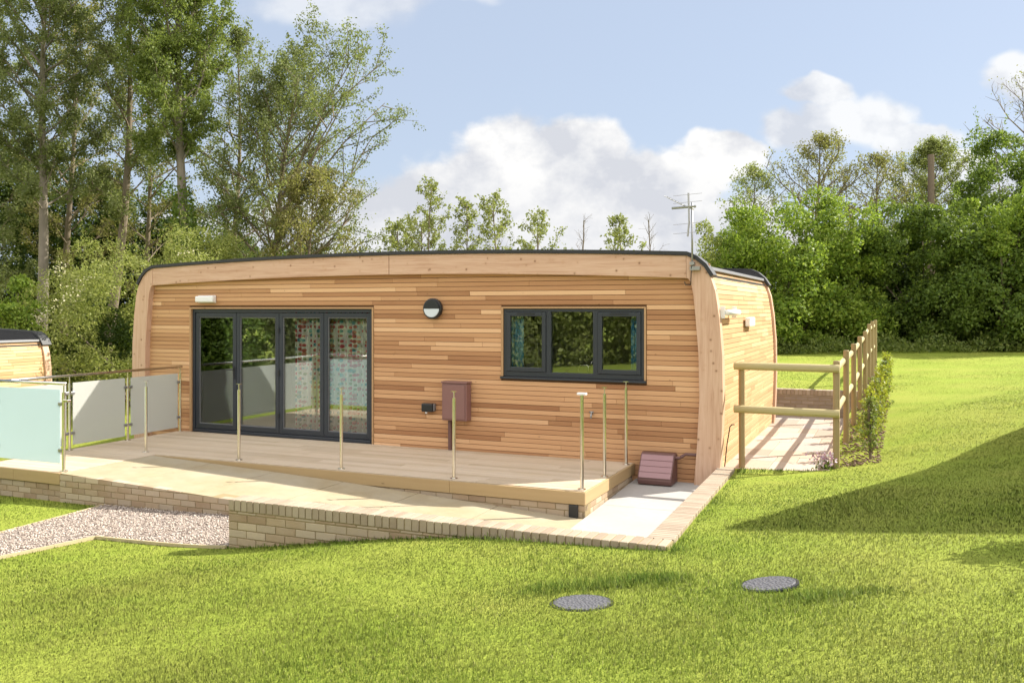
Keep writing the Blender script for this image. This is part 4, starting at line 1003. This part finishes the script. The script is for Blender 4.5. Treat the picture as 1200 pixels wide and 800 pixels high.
skeleton_tree('spreading_tree', 'grey leaved tree high behind the ivy clad tree and the spreading tree', X_(270, 35), 35, 13.6, 3.6, .18, 'poplar', 26, base=.25, up=.7, nprim=34, nsec=7, ntw=4, nleaf=18, lsize=.09, lean=(.02, 0))
skeleton_tree('tall_tree', 'olive tall tree standing behind the pale leaning trunk', X_(82, 37), 37, 17, 3.2, .2, 'olive', 27, base=.15, up=.75, nprim=40, nsec=7, ntw=4, nleaf=22, lsize=.095, shape=pop)
skeleton_tree('tall_tree', 'shaded tall tree cut off by the left edge of the photo', X_(-25, 34), 34, 17, 3.2, .2, 'poplar', 28, base=.12, up=.75, nprim=42, nsec=8, ntw=4, nleaf=26, lsize=.095, shape=pop)
clump_shrub('shrub', 'large soft pale green willow shrub with cream blossom at the left end of the lodge', X_(165, 24), 24, 5.1, 2.5, 2.0, 'willow', 31, 95, 400, .085, .55, shoots=150, flower=420, elong=.4)
clump_shrub('shrub', 'pale green shrub rising above the left corner of the lodge roof', X_(232, 27), 27, 5.4, 1.7, 1.5, 'willow', 32, 60, 380, .085, .5, shoots=110, elong=.4)
clump_shrub('shrub', 'small bright green bush beside the neighbouring lodge roof', X_(12, 25), 25, 4.3, 1.3, 1.2, 'maple', 33, 34, 380, .10, .42)
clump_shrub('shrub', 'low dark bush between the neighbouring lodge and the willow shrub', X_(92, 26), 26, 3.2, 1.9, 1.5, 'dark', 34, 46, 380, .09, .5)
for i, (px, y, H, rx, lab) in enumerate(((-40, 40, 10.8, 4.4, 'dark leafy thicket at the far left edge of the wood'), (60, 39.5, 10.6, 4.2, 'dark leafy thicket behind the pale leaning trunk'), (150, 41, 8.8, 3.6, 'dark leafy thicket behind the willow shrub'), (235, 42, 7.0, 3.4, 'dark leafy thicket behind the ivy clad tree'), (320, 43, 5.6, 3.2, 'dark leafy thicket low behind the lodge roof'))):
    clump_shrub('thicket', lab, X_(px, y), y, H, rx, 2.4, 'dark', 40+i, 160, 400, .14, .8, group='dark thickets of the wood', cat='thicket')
sap = [(505, 27, 6.15, .85, 51, 'sapling with the tallest slender top above the lodge roof'), (468, 28, 4.9, .95, 52, 'leftmost small sapling peeping over the lodge roof'), (545, 27.5, 5.6, .75, 53, 'narrow sapling right of the tallest sapling'),
       (580, 27, 5.6, 1.0, 54, 'bushiest sapling over the middle of the lodge roof'), (632, 28, 5.0, .95, 55, 'low spreading sapling right of the bushiest sapling'), (492, 28.5, 5.0, 1.0, 58, 'short leafy sapling under the tallest sapling'), (728, 27.5, 5.0, .75, 56, 'lone sapling left of the roof aerial')]
for px, y, H, R, sd, lab in sap:
    skeleton_tree('sapling', lab, X_(px, y), y, H*.9, R*1.75, .035, 'pale', sd, base=.12, up=.85, nprim=24, nsec=6, ntw=3, nleaf=8, lsize=.085, shape=lambda f: 1.5-1.25*f, group='saplings behind the lodge', jit=.07, twig=.55)
for px, sd, lab in ((682, 61, 'leafless twiggy sapling in the middle of the roof line'), (762, 62, 'leafless twiggy sapling just left of the roof aerial')):
    skeleton_tree('bare_sapling', lab, X_(px, 28), 28, 4.6, .6, .03, 'pale', sd, base=.35, up=1.0, nprim=18, nsec=5, ntw=2, nleaf=0, group='bare saplings behind the lodge')
# right hand side
clump_shrub('shrub', 'big bright green leafy bush beyond the end of the lodge', X_(925, 33), 33, 6.0, 2.9, 2.2, 'maple', 71, 150, 420, .125, .62, shoots=210)
clump_shrub('shrub', 'grey green bush showing just above the lodge end', X_(850, 34), 34, 5.0, 2.0, 1.6, 'willow', 72, 60, 300, .10, .5, shoots=60)
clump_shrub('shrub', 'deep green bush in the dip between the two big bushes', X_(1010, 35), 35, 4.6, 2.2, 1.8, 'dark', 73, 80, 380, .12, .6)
clump_shrub('shrub', 'broad deep green bush in the right half of the hedge below the wooden pole', X_(1085, 33.5), 33.5, 5.9, 2.6, 2.2, 'hedge', 74, 140, 420, .12, .6, shoots=120)
clump_shrub('shrub', 'large bush with yellow green shoots in front of the right edge', X_(1165, 32.5), 32.5, 5.7, 2.8, 2.2, 'hedge', 75, 150, 420, .12, .6, shoots=160)
clump_shrub('shrub', 'bright yellow green leaf mass spilling over the hedge at the right edge', X_(1178, 31.5), 31.5, 5.4, 1.9, 1.0, 'maple', 76, 26, 300, .11, .4, low=.68, shoots=60)
clump_shrub('shrub', 'dark bush closing the hedge beyond the right edge of the photo', X_(1270, 32), 32, 6.6, 3.0, 2.4, 'hedge', 77, 120, 380, .13, .65)
clump_shrub('leafy_tree', 'rounded dense green tree top at the right edge above the hedge', X_(1185, 42), 42, 9.8, 3.0, 2.4, 'hedge', 78, 120, 420, .13, .7, low=.25, cat='tree', shoots=80)
skeleton_tree('sparse_tree', 'thin leaved brown twigged tree behind the big bright bush', X_(958, 41), 41, 9.6, 3.3, .22, 'olive', 81, base=.2, up=.75, nprim=40, nsec=8, ntw=4, nleaf=8, lsize=.10)
skeleton_tree('sparse_tree', 'twiggy half bare tree between the bright bush and the wooden pole', X_(1030, 42), 42, 8.8, 3.2, .2, 'olive', 82, base=.2, up=.7, nprim=38, nsec=8, ntw=4, nleaf=7, lsize=.10)
skeleton_tree('sparse_tree', 'small airy tree nearest the roof aerial above the lodge end', X_(882, 40), 40, 8.0, 1.9, .13, 'pale', 83, base=.3, up=.7, nprim=26, nsec=7, ntw=4, nleaf=8, lsize=.10)
skeleton_tree('pale_tree', 'pale yellow green round tree behind the wooden pole', X_(1092, 46), 46, 10.2, 3.0, .22, 'pale', 84, base=.2, up=.7, nprim=42, nsec=9, ntw=5, nleaf=15, lsize=.11)
skeleton_tree('bare_tree', 'almost leafless dark branched tree rising highest at the right edge', X_(1205, 46), 46, 14.0, 3.2, .26, 'olive', 85, base=.4, up=.8, nprim=30, nsec=8, ntw=4, nleaf=1, lsize=.10)
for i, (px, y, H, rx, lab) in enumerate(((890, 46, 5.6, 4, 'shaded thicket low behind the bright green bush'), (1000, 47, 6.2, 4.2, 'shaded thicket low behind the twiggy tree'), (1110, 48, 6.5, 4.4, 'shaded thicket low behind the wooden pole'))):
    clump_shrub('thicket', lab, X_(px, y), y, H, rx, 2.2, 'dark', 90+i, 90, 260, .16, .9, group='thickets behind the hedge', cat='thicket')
pl = MB().tube([(0, 0, -.5), (0, 0, 4), (0, 0, 9.05 - 0.0)], [.17, .155, .14], 14).build('wooden_pole', M['pole'], None, smooth=False)
pl.location = (X_(1091, 41), 41, gz(X_(1091, 41), 41) - .55); tag(pl, 'plain round wooden pole standing up behind the hedge', 'pole')
_p = Vector(hit(1200, 650)) + Vector((.942, .336))*1.95  # spot for an unseen shrub, added only for its shadow on the lawn
clump_shrub('shrub', 'unseen small round shrub added beyond the right edge to cast a shadow on the lawn', _p.x, _p.y, 1.5, .5, .5, 'hedge', 79, 26, 260, .06, .24)
# low growth at the foot of the hedge: nobody could count it
m = 9000; px = nrg.uniform(860, 1330, m); yy = nrg.uniform(30.2, 32.4, m); xx = (px-600)/F*yy; hh = nrg.uniform(.1, .75, m)*(.4+.6*np.abs(np.sin(px*.05)))
P = np.column_stack([xx, yy, ground(xx, yy) + hh*nrg.uniform(.2, 1, m)]); A = unit(rdir(m) + np.array([0, 0, .6])); s = .12*nrg.uniform(.6, 1.4, m)
ug = quads_mesh('undergrowth', leaf_quads(P, A, rdir(m), s, s*.5), leafmat('fresh')); tag(ug, 'weedy undergrowth along the foot of the hedge', 'undergrowth', kind='stuff')
# young hedge plants along the fence
hl = ['young hedge plant nearest the lawn corner by the short fence', 'second young hedge plant from the short fence', 'third young hedge plant from the short fence', 'fourth young hedge plant from the short fence', 'fifth young hedge plant from the short fence', 'sixth young hedge plant from the short fence', 'seventh young hedge plant from the short fence', 'eighth young hedge plant from the short fence', 'ninth young hedge plant from the short fence', 'tenth young hedge plant from the short fence', 'eleventh young hedge plant from the short fence', 'farthest young hedge plant by the last fence posts']
for i in range(12):
    b = 12.75 + .95*i; r = -.36 + rnd.uniform(-.03, .03) + .012*i; x, y, _ = W(r, b)
    skeleton_tree('hedge_plant', hl[i], x, y, rnd.uniform(.62, .76)*(1 - .02*i)*1.12, .17, .010, 'yellow' if i % 3 else 'fresh', 100+i, base=.06, up=1.1, nprim=18, nsec=3, ntw=2, nleaf=5, lsize=.05, shape=lambda f: 1.0-.45*f, group='young hedge along the long fence', cat='hedge plant', jit=.04, twig=.3)
# flowering plant at the foot of the corner post
M['petal'] = mat('pink and white petals', m_isl([(0, (.42, .16, .30)), (.5, (.66, .50, .58)), (1, (.75, .72, .72))], .7, 20, .1))
x, y, _ = W(-.86, 12.2); t = thing('flower', 'pink and white flowers at the foot of the corner fence post', 'flower', x, y, gz(x, y), world=True)
m = 160; a = nrg.normal(0, 1, (m, 3))*np.array([.07, .06, .06]) + np.array([-.02, 0, .12]); s = .035*nrg.uniform(.7, 1.3, m)
quads_mesh('petals', leaf_quads(a, rdir(m), unit(rdir(m) + np.array([0, -.6, .6])), s, s), M['petal'], t)['kind'] = 'stuff'
a = nrg.normal(0, 1, (m, 3))*np.array([.07, .06, .03]) + np.array([0, 0, .05]); s = .05*nrg.uniform(.7, 1.3, m)
quads_mesh('leaves', leaf_quads(a, rdir(m), rdir(m), s, s*.4), leafmat('hedge'), t)
# trees across the field behind the photographer (seen mirrored in the glass)
for i, (r, b, H, rx, lf, lab) in enumerate(((-30, -8, 7, 3.6, 'hedge', 'leftmost dense tree of the row'), (-23.5, -10, 8.5, 3.6, 'poplar', 'second tree of the row from the left'), (-17.5, -11, 7, 3.4, 'pale', 'pale third tree of the row'), (-12, -12, 8, 3.4, 'willow', 'middle tree of the row'), (-6.5, -12.5, 7.5, 3.4, 'olive', 'olive green tree of the row'), (-1, -13, 8, 3.4, 'poplar', 'sixth tree of the row'), (5, -14, 8, 3.6, 'willow', 'soft green rightmost tree of the row'), (-36, -3, 7, 3.6, 'olive', 'outermost tree of the row'))):
    x, y, _ = W(r, b); clump_shrub('leafy_tree', lab + ' behind the photographer, mirrored in the glass', x, y, H, rx, 2.6, lf, 130+i, 90, 380, .2, 1.0, cat='tree')

# ------------------------------------------------------------------ sky, sun, camera
SAZ = math.atan2(.94, .335)
sv = Vector((math.sin(SAZ)*math.cos(EL), math.cos(SAZ)*math.cos(EL), math.sin(EL)))
sun = bpy.data.lights.new('sun', 'SUN'); sun.energy = 3.8; sun.angle = math.radians(.53); sun.color = (1, .94, .83)
so = bpy.data.objects.new('sun', sun); COL.objects.link(so); so.rotation_euler = sv.to_track_quat('Z', 'Y').to_euler(); so.location = (20, 10, 30)
wd_ = bpy.data.worlds.new('World'); SC.world = wd_; wd_.use_nodes = True; wd_.node_tree.nodes.clear(); t = NT(wd_.node_tree)
sky = t.node('ShaderNodeTexSky', sky_type='NISHITA', sun_disc=False, sun_elevation=EL, sun_rotation=SAZ, altitude=50, air_density=1.0, dust_density=1.2, ozone_density=1.0)
gen = t.coord('Generated'); sp = t.node('ShaderNodeSeparateXYZ'); t.l.new(gen, sp.inputs[0])
yc = t.math('MAXIMUM', sp.outputs[1], .08); U = t.math('DIVIDE', sp.outputs[0], yc); Vv = t.math('DIVIDE', sp.outputs[2], yc)
front = t.math('GREATER_THAN', sp.outputs[1], .1)
cm = t.node('ShaderNodeCombineXYZ'); t.put(cm.inputs[0], U); t.put(cm.inputs[1], Vv)
def fbm(dx, dy, sc, det): return t.noise(t.mapping(cm.outputs[0], (1, 1.25, 1), (dx, dy, 0)), sc, det, .58)
wob = t.math('MULTIPLY_ADD', fbm(3.1, 1.7, 9, 3), .10, -.05); wob2 = t.math('MULTIPLY_ADD', fbm(7.7, 4.2, 9, 3), .07, -.035)
Uw, Vw = t.math('ADD', U, wob), t.math('ADD', Vv, wob2)
def field(lst):
    F_ = None
    for cx, cy, rx, ry in lst:
        a = t.math('DIVIDE', t.math('SUBTRACT', Uw, (cx-600)/F), rx/F); b = t.math('DIVIDE', t.math('SUBTRACT', Vw, (362-cy)/F), ry/F)
        e = t.math('SUBTRACT', 1.0, t.math('SQRT', t.math('MULTIPLY_ADD', a, a, t.math('MULTIPLY', b, b))))
        F_ = e if F_ is None else t.math('MAXIMUM', F_, e)
    return F_
big = field([(600, 200, 95, 75), (680, 190, 95, 60), (530, 235, 130, 65), (450, 265, 110, 60), (760, 215, 110, 55), (835, 185, 60, 34), (640, 260, 260, 70), (330, 290, 220, 60), (800, 265, 140, 50), (860, 290, 130, 45)])
right = field([(1005, 140, 85, 42), (940, 155, 62, 30), (950, 108, 55, 18), (1080, 165, 70, 25), (1190, 90, 55, 30), (1150, 215, 120, 40)])
wisp = field([(380, 12, 130, 34), (450, 5, 80, 20), (520, -5, 90, 16)])
n1 = fbm(0, 0, 8, 9); n2 = fbm(-.035, -.055, 8, 9)
def cover(f, k, lo, hi):
    d_ = t.math('ADD', f, t.math('MULTIPLY_ADD', n1, k, -.5*k)); mr = t.node('ShaderNodeMapRange', interpolation_type='SMOOTHSTEP'); t.put(mr.inputs[0], d_)
    mr.inputs[1].default_value = lo; mr.inputs[2].default_value = hi; return mr.outputs[0]
c1 = cover(big, .9, .0, .24); c2 = t.math('MULTIPLY', cover(right, 1.0, .0, .4), .82); c3 = t.math('MULTIPLY', cover(wisp, 1.2, -.05, .7), .55)
cov = t.math('MAXIMUM', t.math('MAXIMUM', c1, c2), c3)
back = t.noise(gen, 2.6, 6, .55); mrb = t.node('ShaderNodeMapRange', interpolation_type='SMOOTHSTEP'); t.put(mrb.inputs[0], back); mrb.inputs[1].default_value = .38; mrb.inputs[2].default_value = .54  # heavier cloud cover behind the camera, added as fill light
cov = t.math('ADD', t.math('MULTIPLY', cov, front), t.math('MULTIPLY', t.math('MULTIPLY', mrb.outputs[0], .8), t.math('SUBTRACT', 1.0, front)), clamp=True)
lit = t.math('MULTIPLY_ADD', t.math('SUBTRACT', n1, n2), 4.6, .58, clamp=True)
basey = t.node('ShaderNodeMapRange', interpolation_type='SMOOTHSTEP'); t.put(basey.inputs[0], Vv); basey.inputs[1].default_value = .04; basey.inputs[2].default_value = .19
lit = t.math('MULTIPLY', lit, t.math('MULTIPLY_ADD', basey.outputs[0], .45, .55))
CL = .72
ccol = t.mix(lit, (4.75*CL, 4.9*CL, 5.3*CL), (7.0*CL, 6.95*CL, 6.85*CL))
skyc = t.mix(1.0, sky.outputs[0], (.70, .715, .76), 'MULTIPLY')
veil = t.mix(.7, skyc, (3.1, 3.55, 4.3))
ccol = t.mix(front, (13.0, 12.4, 11.6), ccol)  # unseen rear clouds made extra bright to fill the shaded lodge front
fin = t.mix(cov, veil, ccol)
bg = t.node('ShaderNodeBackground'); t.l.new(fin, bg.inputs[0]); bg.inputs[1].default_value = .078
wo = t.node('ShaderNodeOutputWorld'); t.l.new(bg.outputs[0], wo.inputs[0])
cam = bpy.data.cameras.new('camera'); co = bpy.data.objects.new('camera', cam); COL.objects.link(co); SC.camera = co
co.location = (0, 0, EYE); co.rotation_euler = (math.radians(90), 0, 0); cam.sensor_width = 36; cam.lens = 36*F/1200; cam.shift_y = -38/1200; cam.clip_end = 2000
SC.view_settings.view_transform = 'Standard'; SC.view_settings.look = 'None'; SC.view_settings.exposure = 1.4; SC.view_settings.gamma = 1
SC.render.engine = 'CYCLES'; SC.cycles.max_bounces = 8; SC.cycles.transparent_max_bounces = 12; SC.cycles.use_denoising = True
